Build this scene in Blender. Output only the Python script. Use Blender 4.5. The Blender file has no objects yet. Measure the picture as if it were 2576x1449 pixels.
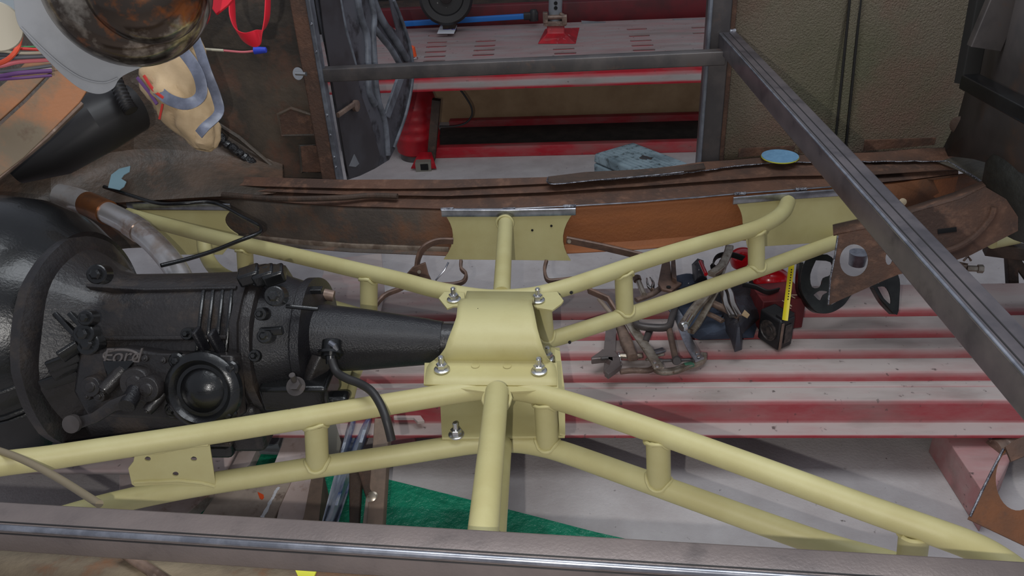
import bpy, bmesh, math, random
from mathutils import Vector, Matrix, noise
random.seed(7)
# ---------------------------------------------------------------- camera
PITCH, YAW, ROLL, FPX = math.radians(30), math.radians(5), math.radians(3.3), 2000.0
CAM = Vector((0, 0, 1.8))
FW = Vector((-math.sin(YAW)*math.cos(PITCH), math.cos(YAW)*math.cos(PITCH), -math.sin(PITCH)))
R0 = Vector((math.cos(YAW), math.sin(YAW), 0)); U0 = R0.cross(FW)
RT = math.cos(ROLL)*R0 - math.sin(ROLL)*U0
UP = math.sin(ROLL)*R0 + math.cos(ROLL)*U0
S = bpy.context.scene
COL = S.collection
cd = bpy.data.cameras.new('camera'); cam = bpy.data.objects.new('camera', cd); COL.objects.link(cam)
cd.sensor_width = 36; cd.lens = 36*FPX/2576; cd.clip_start = .05; cd.clip_end = 60
m3 = Matrix((RT, UP, -FW)).transposed(); cam.matrix_world = Matrix.Translation(CAM) @ m3.to_4x4()
S.camera = cam
# ---------------------------------------------------------------- light
S.view_settings.view_transform = 'Standard'; S.view_settings.look = 'None'
S.view_settings.gamma = 1; S.view_settings.use_curve_mapping = False
S.view_settings.exposure = 0.0
w = bpy.data.worlds.new('world'); S.world = w; w.use_nodes = True
w.node_tree.nodes['Background'].inputs[0].default_value = (.80, .86, 1, 1)
w.node_tree.nodes['Background'].inputs[1].default_value = .33
fl = bpy.data.lights.new('phone_flash', 'POINT'); fl.energy = 48; fl.shadow_soft_size = .006; fl.color = (1, .97, .93)
flo = bpy.data.objects.new('phone_flash', fl); COL.objects.link(flo)
flo.location = CAM - RT*.09 - UP*.045
al = bpy.data.lights.new('overhead_fill', 'AREA'); al.shape = 'RECTANGLE'; al.size = 2.6; al.size_y = 1.4; al.energy = 58; al.color = (.9, .95, 1)  # added fill light overhead, no fixture is seen there
alo = bpy.data.objects.new('overhead_fill', al); COL.objects.link(alo); alo.location = (.2, 1.7, 3.9)

def ray(x, y): return FW + RT*((x-1288)/FPX) + UP*((724.5-y)/FPX)
def un(x, y, z=None, Y=None, X=None, d=None):
    v = ray(x, y)
    t = (z-CAM.z)/v.z if z is not None else Y/v.y if Y is not None else X/v.x if X is not None else d
    return CAM + v*t
def unp(x, y, P, n):
    v = ray(x, y); return CAM + v*((P-CAM).dot(n)/v.dot(n))
V = Vector
# ---------------------------------------------------------------- materials
def lin(c):
    return tuple(((v/255)/12.92 if v <= 10 else (((v/255)+.055)/1.055)**2.4) for v in c)+(1,)
def mat(name, a, b=None, rough=.6, metal=0., scale=6., lo=.4, hi=.6, c=None, cscale=40., clo=.62, chi=.7, bump=0., bscale=80., coat=0., spec=.5, stretch=None, detail=6):
    m = bpy.data.materials.new(name); m.use_nodes = True
    N = m.node_tree.nodes; L = m.node_tree.links; P = N['Principled BSDF']
    P.inputs['Roughness'].default_value = rough; P.inputs['Metallic'].default_value = metal
    P.inputs['Coat Weight'].default_value = coat; P.inputs['Specular IOR Level'].default_value = spec
    P.inputs['Base Color'].default_value = lin(a)
    tc = N.new('ShaderNodeTexCoord'); src = tc.outputs['Object']
    if stretch:
        mp = N.new('ShaderNodeMapping'); mp.inputs['Scale'].default_value = stretch; L.new(src, mp.inputs[0]); src = mp.outputs[0]
    def nz(sc, lo, hi, det=detail):
        n = N.new('ShaderNodeTexNoise'); n.inputs['Scale'].default_value = sc; n.inputs['Detail'].default_value = det; n.inputs['Roughness'].default_value = .62
        L.new(src, n.inputs['Vector'])
        r = N.new('ShaderNodeMapRange'); r.inputs[1].default_value = lo; r.inputs[2].default_value = hi; L.new(n.outputs[0], r.inputs[0]); return n, r
    col = None
    if b:
        n, r = nz(scale, lo, hi)
        mx = N.new('ShaderNodeMix'); mx.data_type = 'RGBA'; mx.inputs[6].default_value = lin(a); mx.inputs[7].default_value = lin(b)
        L.new(r.outputs[0], mx.inputs[0]); col = mx.outputs[2]
    if c:
        n, r = nz(cscale, clo, chi)
        mx = N.new('ShaderNodeMix'); mx.data_type = 'RGBA'; mx.inputs[7].default_value = lin(c)
        if col: L.new(col, mx.inputs[6])
        else: mx.inputs[6].default_value = lin(a)
        L.new(r.outputs[0], mx.inputs[0]); col = mx.outputs[2]
    if col: L.new(col, P.inputs['Base Color'])
    if bump:
        n, r = nz(bscale, .2, .8, 4)
        bp = N.new('ShaderNodeBump'); bp.inputs['Strength'].default_value = min(1, bump); bp.inputs['Distance'].default_value = .004*max(1, bump)
        L.new(r.outputs[0], bp.inputs['Height']); L.new(bp.outputs[0], P.inputs['Normal'])
    m['ramp'] = 0
    return m
def dustmat(name, base, dust, rough=.6, bump=.15):
    """paint with pale overspray; how much lies where comes from the mesh attribute 'dust'"""
    m = mat(name, base, rough=rough); N = m.node_tree.nodes; L = m.node_tree.links; P = N['Principled BSDF']
    at = N.new('ShaderNodeAttribute'); at.attribute_name = 'dust'
    tc = N.new('ShaderNodeTexCoord'); mp = N.new('ShaderNodeMapping'); mp.inputs['Scale'].default_value = (1, 3, 3); L.new(tc.outputs['Object'], mp.inputs[0])
    n = N.new('ShaderNodeTexNoise'); n.inputs['Scale'].default_value = 4; n.inputs['Detail'].default_value = 8; n.inputs['Roughness'].default_value = .65; L.new(mp.outputs[0], n.inputs['Vector'])
    a = N.new('ShaderNodeMath'); a.operation = 'MULTIPLY_ADD'; a.inputs[1].default_value = .9; a.inputs[2].default_value = -.45; L.new(n.outputs[0], a.inputs[0])
    s = N.new('ShaderNodeMath'); s.operation = 'ADD'; s.use_clamp = True; L.new(at.outputs['Fac'], s.inputs[0]); L.new(a.outputs[0], s.inputs[1])
    mx = N.new('ShaderNodeMix'); mx.data_type = 'RGBA'; mx.inputs[6].default_value = lin(base); mx.inputs[7].default_value = lin(dust); L.new(s.outputs[0], mx.inputs[0])
    n2 = N.new('ShaderNodeTexNoise'); n2.inputs['Scale'].default_value = 45; n2.inputs['Detail'].default_value = 6; L.new(tc.outputs['Object'], n2.inputs['Vector'])
    r = N.new('ShaderNodeMapRange'); r.inputs[1].default_value = .66; r.inputs[2].default_value = .74; r.inputs[4].default_value = .8; L.new(n2.outputs[0], r.inputs[0])
    m2 = N.new('ShaderNodeMix'); m2.data_type = 'RGBA'; m2.inputs[7].default_value = lin((70, 58, 56)); L.new(mx.outputs[2], m2.inputs[6]); L.new(r.outputs[0], m2.inputs[0])
    n3 = N.new('ShaderNodeTexNoise'); n3.inputs['Scale'].default_value = 3.2; n3.inputs['Detail'].default_value = 5; L.new(mp.outputs[0], n3.inputs['Vector'])
    r3 = N.new('ShaderNodeMapRange'); r3.inputs[1].default_value = .5; r3.inputs[2].default_value = .75; r3.inputs[4].default_value = .75; L.new(n3.outputs[0], r3.inputs[0])
    m4 = N.new('ShaderNodeMix'); m4.data_type = 'RGBA'; m4.inputs[7].default_value = lin((126, 112, 106)); L.new(m2.outputs[2], m4.inputs[6]); L.new(r3.outputs[0], m4.inputs[0])
    L.new(m4.outputs[2], P.inputs['Base Color'])
    bp = N.new('ShaderNodeBump'); bp.inputs['Strength'].default_value = bump; bp.inputs['Distance'].default_value = .002; L.new(n2.outputs[0], bp.inputs['Height']); L.new(bp.outputs[0], P.inputs['Normal'])
    return m
M = dict(
 yellow=mat('weldable_primer', (194, 186, 134), (186, 176, 123), rough=.5, scale=5, c=(120, 96, 60), cscale=26, clo=.73, chi=.76, bump=.06, bscale=300),
 concrete=mat('concrete', (196, 190, 188), (174, 166, 164), rough=.85, scale=3.5, lo=.35, hi=.65, c=(92, 84, 80), cscale=30, clo=.66, chi=.74, bump=.3, bscale=90),
 red=mat('red_paint', (176, 22, 34), (150, 20, 32), rough=.4, scale=8, c=(90, 30, 34), cscale=20, clo=.62, chi=.72),
 redgloss=mat('red_gloss', (190, 18, 30), rough=.22, coat=.4),
 rustdark=mat('dark_rust', (76, 60, 50), (52, 45, 40), rough=.7, scale=7, c=(98, 72, 58), cscale=14, clo=.54, chi=.74, bump=.5, bscale=60, spec=.4),
 rust=mat('brown_rust', (98, 68, 52), (76, 56, 46), rough=.75, scale=6, c=(116, 84, 66), cscale=22, clo=.52, chi=.7, bump=.4, bscale=110),
 orange=mat('orange_rust', (112, 68, 38), (84, 56, 38), rough=.75, scale=5, c=(70, 52, 42), cscale=12, clo=.58, chi=.72, bump=.3, bscale=120),
 undercoat=mat('undercoating', (132, 120, 102), (114, 110, 86), rough=.62, scale=2.2, lo=.38, hi=.64, c=(134, 106, 90), cscale=3, clo=.5, chi=.72, bump=2.2, bscale=170, spec=.45),
 kick=mat('oily_steel', (92, 80, 68), (66, 60, 54), rough=.42, scale=4, c=(104, 76, 62), cscale=9, clo=.52, chi=.72, bump=.35, bscale=30),
 steel=mat('bare_steel', (126, 115, 111), (106, 97, 95), rough=.36, metal=.35, scale=6, lo=.35, hi=.7, c=(96, 88, 86), cscale=12, clo=.58, chi=.76, bump=.1, bscale=200),
 steeldark=mat('mill_scale_steel', (88, 82, 80), (70, 66, 66), rough=.38, metal=.3, scale=8, c=(96, 78, 70), cscale=18, clo=.6, chi=.75),
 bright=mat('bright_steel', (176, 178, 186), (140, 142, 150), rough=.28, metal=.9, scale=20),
 steelmid=mat('blued_steel_bar', (106, 99, 101), (84, 80, 84), rough=.34, metal=.4, scale=6, c=(70, 66, 70), cscale=12, clo=.56, chi=.74),
 zinc=mat('zinc_plating', (205, 205, 205), rough=.25, metal=.95),
 nickel=mat('worn_nickel', (178, 168, 154), (144, 132, 118), rough=.28, metal=.6, scale=30, c=(110, 90, 74), cscale=40, clo=.58, chi=.7),
 brownsteel=mat('browned_steel', (138, 116, 102), (108, 90, 80), rough=.45, metal=.3, scale=20, c=(164, 146, 134), cscale=30, clo=.6, chi=.7),
 black=mat('gloss_black', (26, 27, 28), (17, 17, 18), rough=.25, scale=6, bump=.12, bscale=160, coat=.2),
 blackdusty=mat('dusty_black', (47, 43, 42), (31, 29, 30), rough=.36, scale=7, lo=.35, hi=.65, coat=.15, c=(70, 60, 52), cscale=9, clo=.54, chi=.74, bump=.3, bscale=110),
 blackcast=mat('cast_black', (34, 33, 36), (25, 24, 27), rough=.3, scale=12, bump=.35, bscale=240),
 emblemgrey=mat('emblem_relief', (92, 86, 84), rough=.35, bump=.3, bscale=200),
 deepred=mat('deep_red_rail', (104, 22, 30), (76, 24, 28), rough=.5, scale=5),
 dark_under=mat('dark_under_runway', (70, 62, 56), (54, 48, 44), rough=.8, scale=9),  # dark brown for the far runway underside and the painted floor shade
 rubber=mat('black_rubber', (34, 32, 32), rough=.5),
 doorpaint=mat('primered_door', (84, 84, 90), (54, 54, 60), rough=.42, scale=5, lo=.42, hi=.62, c=(30, 28, 30), cscale=10, clo=.5, chi=.62),
 doordark=mat('door_dark', (52, 48, 50), (64, 62, 66), rough=.45, scale=6),
 primer=mat('grey_primer', (108, 112, 120), (76, 78, 84), rough=.45, metal=0, scale=12),
 paper=mat('brown_paper', (206, 178, 140), (190, 162, 124), rough=.8, scale=8, bump=.3, bscale=30),
 tape=mat('duct_tape', (120, 124, 140), (96, 100, 114), rough=.35, scale=20),
 redtape=mat('red_print', (190, 50, 40), rough=.6),
 strap=mat('red_webbing', (214, 22, 44), rough=.55),
 blue=mat('blue_anodised', (30, 110, 190), rough=.4), bluetape=mat('blue_masking_tape', (128, 158, 168), rough=.7),
 blueplug=mat('blue_plastic', (50, 70, 190), rough=.4),
 disc=mat('blue_abrasive', (112, 154, 186), (102, 144, 176), rough=.8, scale=60), discedge=mat('yellow_edge', (200, 200, 60), rough=.6),
 case=mat('dusty_grey_plastic', (140, 158, 164), (100, 116, 122), rough=.7, scale=6, c=(74, 84, 86), cscale=24, clo=.56, chi=.66, stretch=(1, 1, 1)),
 tarp=mat('green_tarpaulin', (34, 150, 114), (26, 128, 96), rough=.25, scale=10, bump=1.6, bscale=34),
 wood=mat('paint_dusted_board', (212, 196, 192), (192, 172, 164), rough=.7, scale=6, c=(150, 118, 100), cscale=10, clo=.6, chi=.72),
 tan=mat('worn_tan_board', (176, 160, 146), (150, 134, 122), rough=.75, scale=7, c=(116, 98, 86), cscale=18, clo=.58, chi=.7),
 brownpost=mat('brown_board', (140, 118, 102), (112, 96, 84), rough=.7, scale=9),
 card=mat('brown_cardboard', (196, 166, 130), (170, 140, 106), rough=.85, scale=2),
 plastic=mat('milky_plastic', (196, 202, 212), (150, 158, 174), rough=.3, scale=9, c=(80, 104, 160), cscale=7, clo=.56, chi=.64),
 chrome=mat('scuffed_chrome', (212, 206, 200), (170, 160, 150), rough=.14, metal=1, scale=4),
 reflchrome=mat('chrome_painted_reflections', (176, 166, 152), (84, 74, 66), rough=.16, metal=.9, scale=7, lo=.45, hi=.55, c=(150, 92, 56), cscale=9, clo=.58, chi=.66),  # brown and dark patches paint what the chrome would reflect
 greyflange=mat('pale_grey_enamel', (136, 138, 142), (118, 120, 124), rough=.5, metal=0, scale=5, spec=.25),
 ringgrey=mat('cream_tape_roll', (176, 168, 150), rough=.7),
 tapey=mat('yellow_blade', (214, 196, 28), rough=.4), tapeblack=mat('black_case', (30, 30, 32), rough=.4), badge=mat('worn_badge', (74, 66, 62), (40, 38, 38), rough=.35, scale=60),
 bluecloth=mat('slate_cloth', (66, 76, 94), (56, 64, 80), rough=.8, scale=10, bump=.5, bscale=20),
 greycloth=mat('black_leather_cloth', (56, 56, 64), (38, 37, 40), rough=.5, scale=9, bump=.6, bscale=30),
 darkred=mat('dark_red_card', (108, 34, 36), (90, 28, 32), rough=.6, scale=10), gold=mat('pale_gold_print', (200, 180, 150), rough=.5),
 orangep=mat('orange_plastic', (232, 84, 30), rough=.4), white=mat('white_print', (220, 220, 224), rough=.5), purple=mat('purple_print', (70, 66, 150), rough=.5),
 jackred=mat('scuffed_red_casting', (184, 24, 36), (150, 22, 32), rough=.45, scale=14, c=(200, 150, 150), cscale=22, clo=.62, chi=.72),
 tar=mat('wet_seam_sealer', (46, 44, 46), (30, 30, 32), rough=.12, scale=20, bump=2, bscale=60, coat=.5),
 weld=mat('weld_metal', (170, 172, 180), (100, 100, 108), rough=.25, metal=.9, scale=60, bump=.6, bscale=200),
 exhaust=mat('heat_stained_pipe', (208, 204, 202), (170, 146, 126), rough=.25, metal=.65, scale=7, lo=.5, hi=.7, c=(128, 74, 40), cscale=5, clo=.6, chi=.7),
 dark=mat('matte_near_black', (30, 28, 26), rough=.8), tanwire=mat('tan_sleeve', (134, 122, 100), rough=.5),  # plain near-black for back wall, grooves, corner post and pen lines
 hole=mat('open_dark', (14, 12, 12), rough=.9), cover=mat('tan_rear_edge', (120, 116, 106), rough=.6),
 wred=mat('red_wire', (190, 40, 36), rough=.5), wpink=mat('pink_wire', (206, 110, 116), rough=.5), wgrey=mat('grey_wire', (80, 80, 84), rough=.5), wcream=mat('cream_wire', (190, 182, 160), rough=.5), wpurple=mat('purple_wire', (96, 60, 110), rough=.5), worange=mat('orange_wire', (214, 80, 50), rough=.5), wgreen=mat('green_wire', (50, 120, 70), rough=.5),
)
M['dustred'] = dustmat('overspray_on_red', (168, 44, 56), (184, 171, 166))
M['farred'] = dustmat('overspray_on_far_red', (172, 20, 38), (152, 144, 140))
# ---------------------------------------------------------------- geometry
def cat(*gs):
    v = []; f = []
    for a, b in gs:
        n = len(v); v += list(a); f += [tuple(i+n for i in q) for q in b]
    return v, f
def spl(pts, n=6):
    pts = [V(p) for p in pts]; out = []
    for i in range(len(pts)-1):
        a = pts[max(i-1, 0)]; b = pts[i]; c = pts[i+1]; d = pts[min(i+2, len(pts)-1)]
        for k in range(n):
            t = k/n; out.append(.5*((2*b)+(c-a)*t+(2*a-5*b+4*c-d)*t*t+(3*b-a-3*c+d)*t**3))
    return out+[pts[-1]]
def sweep(pts, sec, up=None, caps=True, scl=None, closed=False):
    """sec: 2-D outline swept along pts; with up, its second axis stays near up"""
    pts = [V(p) for p in pts]; n = len(pts); v = []; f = []; k = len(sec); prev = None
    for i, p in enumerate(pts):
        if closed: t = pts[(i+1) % n]-pts[i-1]
        else: t = pts[min(i+1, n-1)]-pts[max(i-1, 0)]
        t = t.normalized() if t.length > 0 else V((1, 0, 0))
        if up is not None: b = V(up)
        else:
            if prev is None: prev = V((0, 0, 1)) if abs(t.z) < .9 else V((0, 1, 0))
            b = prev
        b = (b-t*b.dot(t)).normalized(); a = t.cross(b); prev = b
        s = scl[i] if scl else 1
        v += [p+a*(x*s)+b*(y*s) for x, y in sec]
    m = n if closed else n-1
    for i in range(m):
        j = (i+1) % n
        for q in range(k): f.append((i*k+q, i*k+(q+1) % k, j*k+(q+1) % k, j*k+q))
    if caps and not closed: f.append(tuple(reversed(range(k)))); f.append(tuple(range((n-1)*k, n*k)))
    return v, f
def circ(r, n=20): return [(r*math.cos(2*math.pi*i/n), r*math.sin(2*math.pi*i/n)) for i in range(n)]
def tube(pts, r, n=20, scl=None, caps=True, closed=False): return sweep(pts, circ(r, n), caps=caps, scl=scl, closed=closed)
def rrect(w, h, r=.006, k=4):
    o = []
    for cx, cy, a in ((w/2-r, h/2-r, 0), (-w/2+r, h/2-r, 90), (-w/2+r, -h/2+r, 180), (w/2-r, -h/2+r, 270)):
        for i in range(k+1):
            t = math.radians(a+90*i/k); o.append((cx+r*math.cos(t), cy+r*math.sin(t)))
    return o
def frame(n):
    n = V(n).normalized(); a = V((1, 0, 0)) if abs(n.x) < .8 else V((0, 1, 0))
    a = (a-n*a.dot(n)).normalized(); return a, n.cross(a), n
def lathe(prof, o, ax, n=40, wob=None):
    a, b, c = frame(ax); o = V(o); v = []; f = []
    for r, t in prof:
        for i in range(n):
            th = 2*math.pi*i/n; rr = r*(wob(th) if wob else 1); v.append(o+c*t+a*(rr*math.cos(th))+b*(rr*math.sin(th)))
    for j in range(len(prof)-1):
        for i in range(n): f.append((j*n+i, j*n+(i+1) % n, (j+1)*n+(i+1) % n, (j+1)*n+i))
    f.append(tuple(reversed(range(n)))); f.append(tuple(range((len(prof)-1)*n, len(prof)*n)))
    return v, f
def box(c, sx, sy, sz, ax=None, ay=None):
    c = V(c); ax = V(ax or (1, 0, 0)).normalized(); az = V((0, 0, 1))
    if ay is None: ay = az.cross(ax).normalized()
    else: ay = V(ay).normalized()
    az = ax.cross(ay).normalized()
    v = [c+ax*(sx/2*i)+ay*(sy/2*j)+az*(sz/2*k) for k in (-1, 1) for j in (-1, 1) for i in (-1, 1)]
    return v, [(0, 2, 3, 1), (4, 5, 7, 6), (0, 1, 5, 4), (2, 6, 7, 3), (0, 4, 6, 2), (1, 3, 7, 5)]
def beam(p, q, w, h, up=(0, 0, 1), r=.004): return sweep([p, q], rrect(w, h, r), up=up)
def grid(rows):
    v = [V(p) for r in rows for p in r]; k = len(rows[0])
    return v, [(i*k+j, i*k+j+1, (i+1)*k+j+1, (i+1)*k+j) for i in range(len(rows)-1) for j in range(k-1)]
def plate(out, thick, n, holes=()):
    """outline (3-D points near one plane) given a thickness, with real holes"""
    a, b, c = frame(n); o = V(out[0])
    cu = bpy.data.curves.new('t', 'CURVE'); cu.dimensions = '2D'; cu.fill_mode = 'BOTH'; cu.extrude = thick/2
    for lp in [out]+list(holes):
        s = cu.splines.new('POLY'); s.points.add(len(lp)-1); s.use_cyclic_u = True
        for p, q in zip(s.points, lp):
            d = V(q)-o; p.co = (d.dot(a), d.dot(b), 0, 1)
    ob = bpy.data.objects.new('t', cu); COL.objects.link(ob)
    dg = bpy.context.evaluated_depsgraph_get(); me = bpy.data.meshes.new_from_object(ob.evaluated_get(dg))
    v = [o+a*p.co.x+b*p.co.y+c*p.co.z for p in me.vertices]; f = [tuple(p.vertices) for p in me.polygons]
    bpy.data.objects.remove(ob); bpy.data.meshes.remove(me); bpy.data.curves.remove(cu)
    return v, f
def ell(cx, cy, rx, ry, n=28, a0=0): return [(cx+rx*math.cos(2*math.pi*i/n+a0), cy+ry*math.sin(2*math.pi*i/n+a0)) for i in range(n)]
OFF = {}
def mk(name, g, m, parent=None, label=None, smooth=True, bev=0, solid=0, ang=35, sub=0, kind=None):
    v, f = g
    if parent is not None: off = OFF[parent.name]
    else:
        lo = [min(p[i] for p in v) for i in range(3)]; hi = [max(p[i] for p in v) for i in range(3)]
        off = V(((lo[0]+hi[0])/2, (lo[1]+hi[1])/2, lo[2]))
    me = bpy.data.meshes.new(name); me.from_pydata([V(p)-off for p in v], [], [list(q) for q in f]); me.update()
    bm = bmesh.new(); bm.from_mesh(me); bmesh.ops.remove_doubles(bm, verts=bm.verts, dist=1e-5); bmesh.ops.recalc_face_normals(bm, faces=bm.faces); bm.to_mesh(me); bm.free()
    if smooth:
        me.polygons.foreach_set('use_smooth', [True]*len(me.polygons)); me.set_sharp_from_angle(angle=math.radians(ang))
    me.materials.append(M[m] if isinstance(m, str) else m)
    o = bpy.data.objects.new(name, me); COL.objects.link(o)
    if parent is not None: o.parent = parent
    else: o.location = off
    OFF[o.name] = off
    if solid: q = o.modifiers.new('thickness', 'SOLIDIFY'); q.thickness = solid; q.offset = 0
    if bev: q = o.modifiers.new('edge', 'BEVEL'); q.width = bev; q.segments = 3; q.limit_method = 'ANGLE'; q.angle_limit = .6
    if sub: q = o.modifiers.new('round', 'SUBSURF'); q.levels = sub; q.render_levels = sub
    if label: o['label'] = label
    if kind: o['kind'] = kind
    return o
def thing(name, label, catg, loc, group=None):
    o = bpy.data.objects.new(name, None); COL.objects.link(o); o.location = loc; o.empty_display_size = .05
    OFF[o.name] = V(loc); return tag(o, label, catg, group)
def tag(o, label, catg, group=None, kind=None):
    o['label'] = label; o['category'] = catg
    if group: o['group'] = group
    if kind: o['kind'] = kind
    return o
def copy_tree(src, loc, rot=None):
    r = src.copy(); COL.objects.link(r); r.location = loc
    if rot is not None: r.rotation_euler = rot
    for ch in src.children:
        c = ch.copy(); COL.objects.link(c); c.parent = r
        for g in ch.children:
            d = g.copy(); COL.objects.link(d); d.parent = c
    return r
def setdust(o, fn):
    me = o.data; a = me.attributes.new('dust', 'FLOAT', 'POINT')
    off = OFF[o.name]
    for i, v in enumerate(me.vertices): a.data[i].value = fn(v.co+off)
def textgeo(body, o, ax, ay, size, thick, font_shear=0):
    cu = bpy.data.curves.new('t', 'FONT'); cu.body = body; cu.size = size; cu.extrude = thick/2; cu.align_x = 'CENTER'; cu.align_y = 'CENTER'; cu.shear = font_shear
    ob = bpy.data.objects.new('t', cu); COL.objects.link(ob)
    dg = bpy.context.evaluated_depsgraph_get(); me = bpy.data.meshes.new_from_object(ob.evaluated_get(dg))
    ax = V(ax).normalized(); ay = V(ay); ay = (ay-ax*ay.dot(ax)).normalized(); az = ax.cross(ay); o = V(o)
    v = [o+ax*p.co.x+ay*p.co.y+az*p.co.z for p in me.vertices]; f = [tuple(p.vertices) for p in me.polygons]
    bpy.data.objects.remove(ob); bpy.data.meshes.remove(me); bpy.data.curves.remove(cu)
    return v, f
# ---------------------------------------------------------------- the garage
o = mk('floor', grid([[V((x, y, 0)) for x in (-6, -2, 2, 6)] for y in (-2, 2, 5, 9)]), 'concrete', kind='structure', smooth=False)
o = mk('wall_back', box((0, 8.6, 1.5), 12, .1, 3), 'dark', kind='structure', smooth=False)
# near runway: ribbed deck
def near_runway():
    root = thing('lift_runway', 'long ribbed red lift runway under the car, dusted with pale overspray', 'lift runway', (0, 2.2, 0))
    z = .25; prof = [(2.66, z-.02), (2.655, z)]
    dust = {}
    lines = [2.478, 2.342, 2.222, 2.098]
    P = [(2.66, z-.03, .6), (2.655, z, .8)]
    for Y in lines:
        P += [(Y+.05, z, 1.0), (Y+.020, z, .92), (Y+.008, z-.003, .55), (Y+.003, z-.014, .25), (Y, z-.026, .2), (Y-.0005, z-.027, 1), (Y-.028, z-.027, 1.05), (Y-.040, z-.002, 1.05), (Y-.044, z, 1.05)]
    P += [(2.04, z, 1.0), (2.032, z-.003, .6), (2.028, z, 1.0), (1.972, z, .9), (1.966, z-.003, .45), (1.963, z-.012, .14), (1.962, z-.072, .16), (1.960, z-.080, .5), (1.955, z-.082, 1), (1.908, z-.083, 1), (1.905, z-.085, .2), (1.905, z-.092, 0), (1.962, z-.096, 0)]
    xs = [-1.02+i*.12 for i in range(34)]
    v = []; f = []; dd = []
    for x in xs:
        for (a, b, c) in P: v.append(V((x, a, b))); dd.append(c)
    k = len(P)
    for i in range(len(xs)-1):
        for j in range(k-1): f.append((i*k+j, i*k+j+1, (i+1)*k+j+1, (i+1)*k+j))
    me = mk('ribbed_deck', (v, f), 'dustred', root, smooth=False, solid=.003)
    key = {(round(a, 4), round(b, 4)): c for a, b, c in P}
    off = OFF[root.name]
    setdust(me, lambda p: key.get((round(p.y, 4), round(p.z, 4)), .9))
    g = beam(V((-1.0, 2.62, .11)), V((2.9, 2.62, .11)), .04, .20)
    setdust(mk('side_beam', g, 'dustred', root, bev=.003), lambda p: .4)
    # end gusset at the left and cross foot at the right
    a = [un(x, y, z=.27) for x, y in ((822, 655), (960, 640), (968, 735), (955, 800), (800, 742))]
    setdust(mk('end_plate', plate(a, .012, (0, 0, 1)), 'dustred', root, bev=.002), lambda p: .95)
    q = [un(x, y, z=.06) for x, y in ((2345, 1100), (2430, 1100), (2530, 1190), (2475, 1300))]
    setdust(mk('cross_foot', plate(q, .12, (0, 0, 1)), 'dustred', root, bev=.003), lambda p: .55)
    for x in (-.6, 2.4):
        setdust(mk('foot', box((x, 2.3, .08), .12, .5, .16), 'dustred', root, bev=.004), lambda p: .4)
    mk('end_pipe', tube([un(2500, 1130, z=.12), un(2600, 1100, z=.12)], .03), 'brownsteel', root)
    # left stub of the runway, seen past the gearbox
    v2, f2 = grid([[V((x, y, .2)) for x in (-2.2, -1.7, -1.3, -1.03)] for y in (1.7, 1.9, 2.3, 2.6)])
    setdust(mk('left_deck', (v2, f2), 'dustred', root, solid=.02), lambda p: .9)
near_runway()
# far runway
def far_runway():
    root = thing('lift_runway', 'far red lift runway with rows of slots, seen through the door opening', 'lift runway', (0, 4.9, 0))
    z = .655; Yn, Yf = 4.51, 5.50
    n = V((0, 0, 1)); out = [V((-1.6, Yn+.01, z)), V((1.9, Yn+.01, z)), V((1.9, Yf, z)), V((-1.6, Yf, z))]
    holes = []
    sl = []
    for cx, ys in ((1102, (90, 107, 118, 131, 143, 155)), (1222, (104, 116, 127, 139)), (1418, (124, 135)), (1602, (74,)), (1608, (91, 103, 115, 127)), (1765, (70, 84)), (1215, (20, 32))):
        for i, y in enumerate(ys):
            c = un(cx-i*2 if cx < 1400 else cx+i*4, y, z=z); sl.append(c)
            holes.append([c+V((a, b, 0)) for a, b in rrect(.128, .046, .014, 3)])
    d = mk('slotted_deck', plate(out, .006, n, holes), 'farred', root, smooth=False); setdust(d, lambda p: .85)
    for c in sl:
        setdust(mk('slot_lip', sweep([c+V((-.060, .006, -.012)), c+V((.060, .006, -.012))], circ(.011, 8)), 'farred', d), lambda p: .2)
    mk('underside', box((.15, (Yn+Yf)/2+.02, z-.06), 3.4, Yf-Yn-.06, .02), 'dark_under', root)
    P = [(Yn+.012, z, .8), (Yn, z-.006, .5), (Yn-.003, z-.015, 0), (Yn-.003, z-.075, 0), (Yn-.01, z-.085, .3), (Yn-.03, z-.096, 1.0), (Yn-.035, z-.118, .95), (Yn-.036, z-.128, .1), (Yn-.034, z-.137, 0), (Yn+.05, z-.138, 0)]
    key = {round(a*1000)*10000+round(b*1000): c for a, b, c in P}
    g = grid([[V((x, a, b)) for a, b, c in P] for x in (-1.6, -.7, .2, 1, 1.9)])
    o = mk('front_channel', g, 'farred', root, smooth=False, solid=.002); setdust(o, lambda p: min(P, key=lambda q: abs(q[0]-p.y)+abs(q[1]-p.z))[2])
    mk('back_rail', beam(V((-1.6, Yf+.10, z+.05)), V((1.9, Yf+.10, z+.05)), .08, .14), 'deepred', root, bev=.004)
    mk('painted_floor_shade', box((.5, 5.07, .008), 2.8, .5, .016), 'dark_under', root)  # dark sheet painting the shade on the floor below the runway
    for x in (-1.2, 1.6):
        o = mk('post', beam(V((x, Yf+.06, .0)), V((x, Yf+.06, z)), .12, .12, up=(0, 1, 0)), 'farred', root); setdust(o, lambda p: .1)
    o = mk('base_rail', beam(V((-.87, 4.80, .035)), V((1.9, 4.78, .035)), .06, .07), 'farred', root, bev=.004); setdust(o, lambda p: .12)
    o = mk('base_rail', beam(V((-.84, 5.36, .03)), V((1.9, 5.34, .03)), .06, .06), 'farred', root, bev=.004); setdust(o, lambda p: .15)
    # approach ramps (bare aluminium)
    for a, b, c, e in (((1462, 52), (1524, 55), (1516, 71), (1470, 71)), ((1692, 48), (1790, 46), (1790, 67), (1712, 69))):
        mk('ramp_flap', plate([un(*p, Y=5.45) for p in (a, b, c, e)], .006, (0, 1, 0)), 'greyflange', root, label='bare silver flap')
    b = un(1212, 30, z=z+.02)
far_runway()
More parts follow.
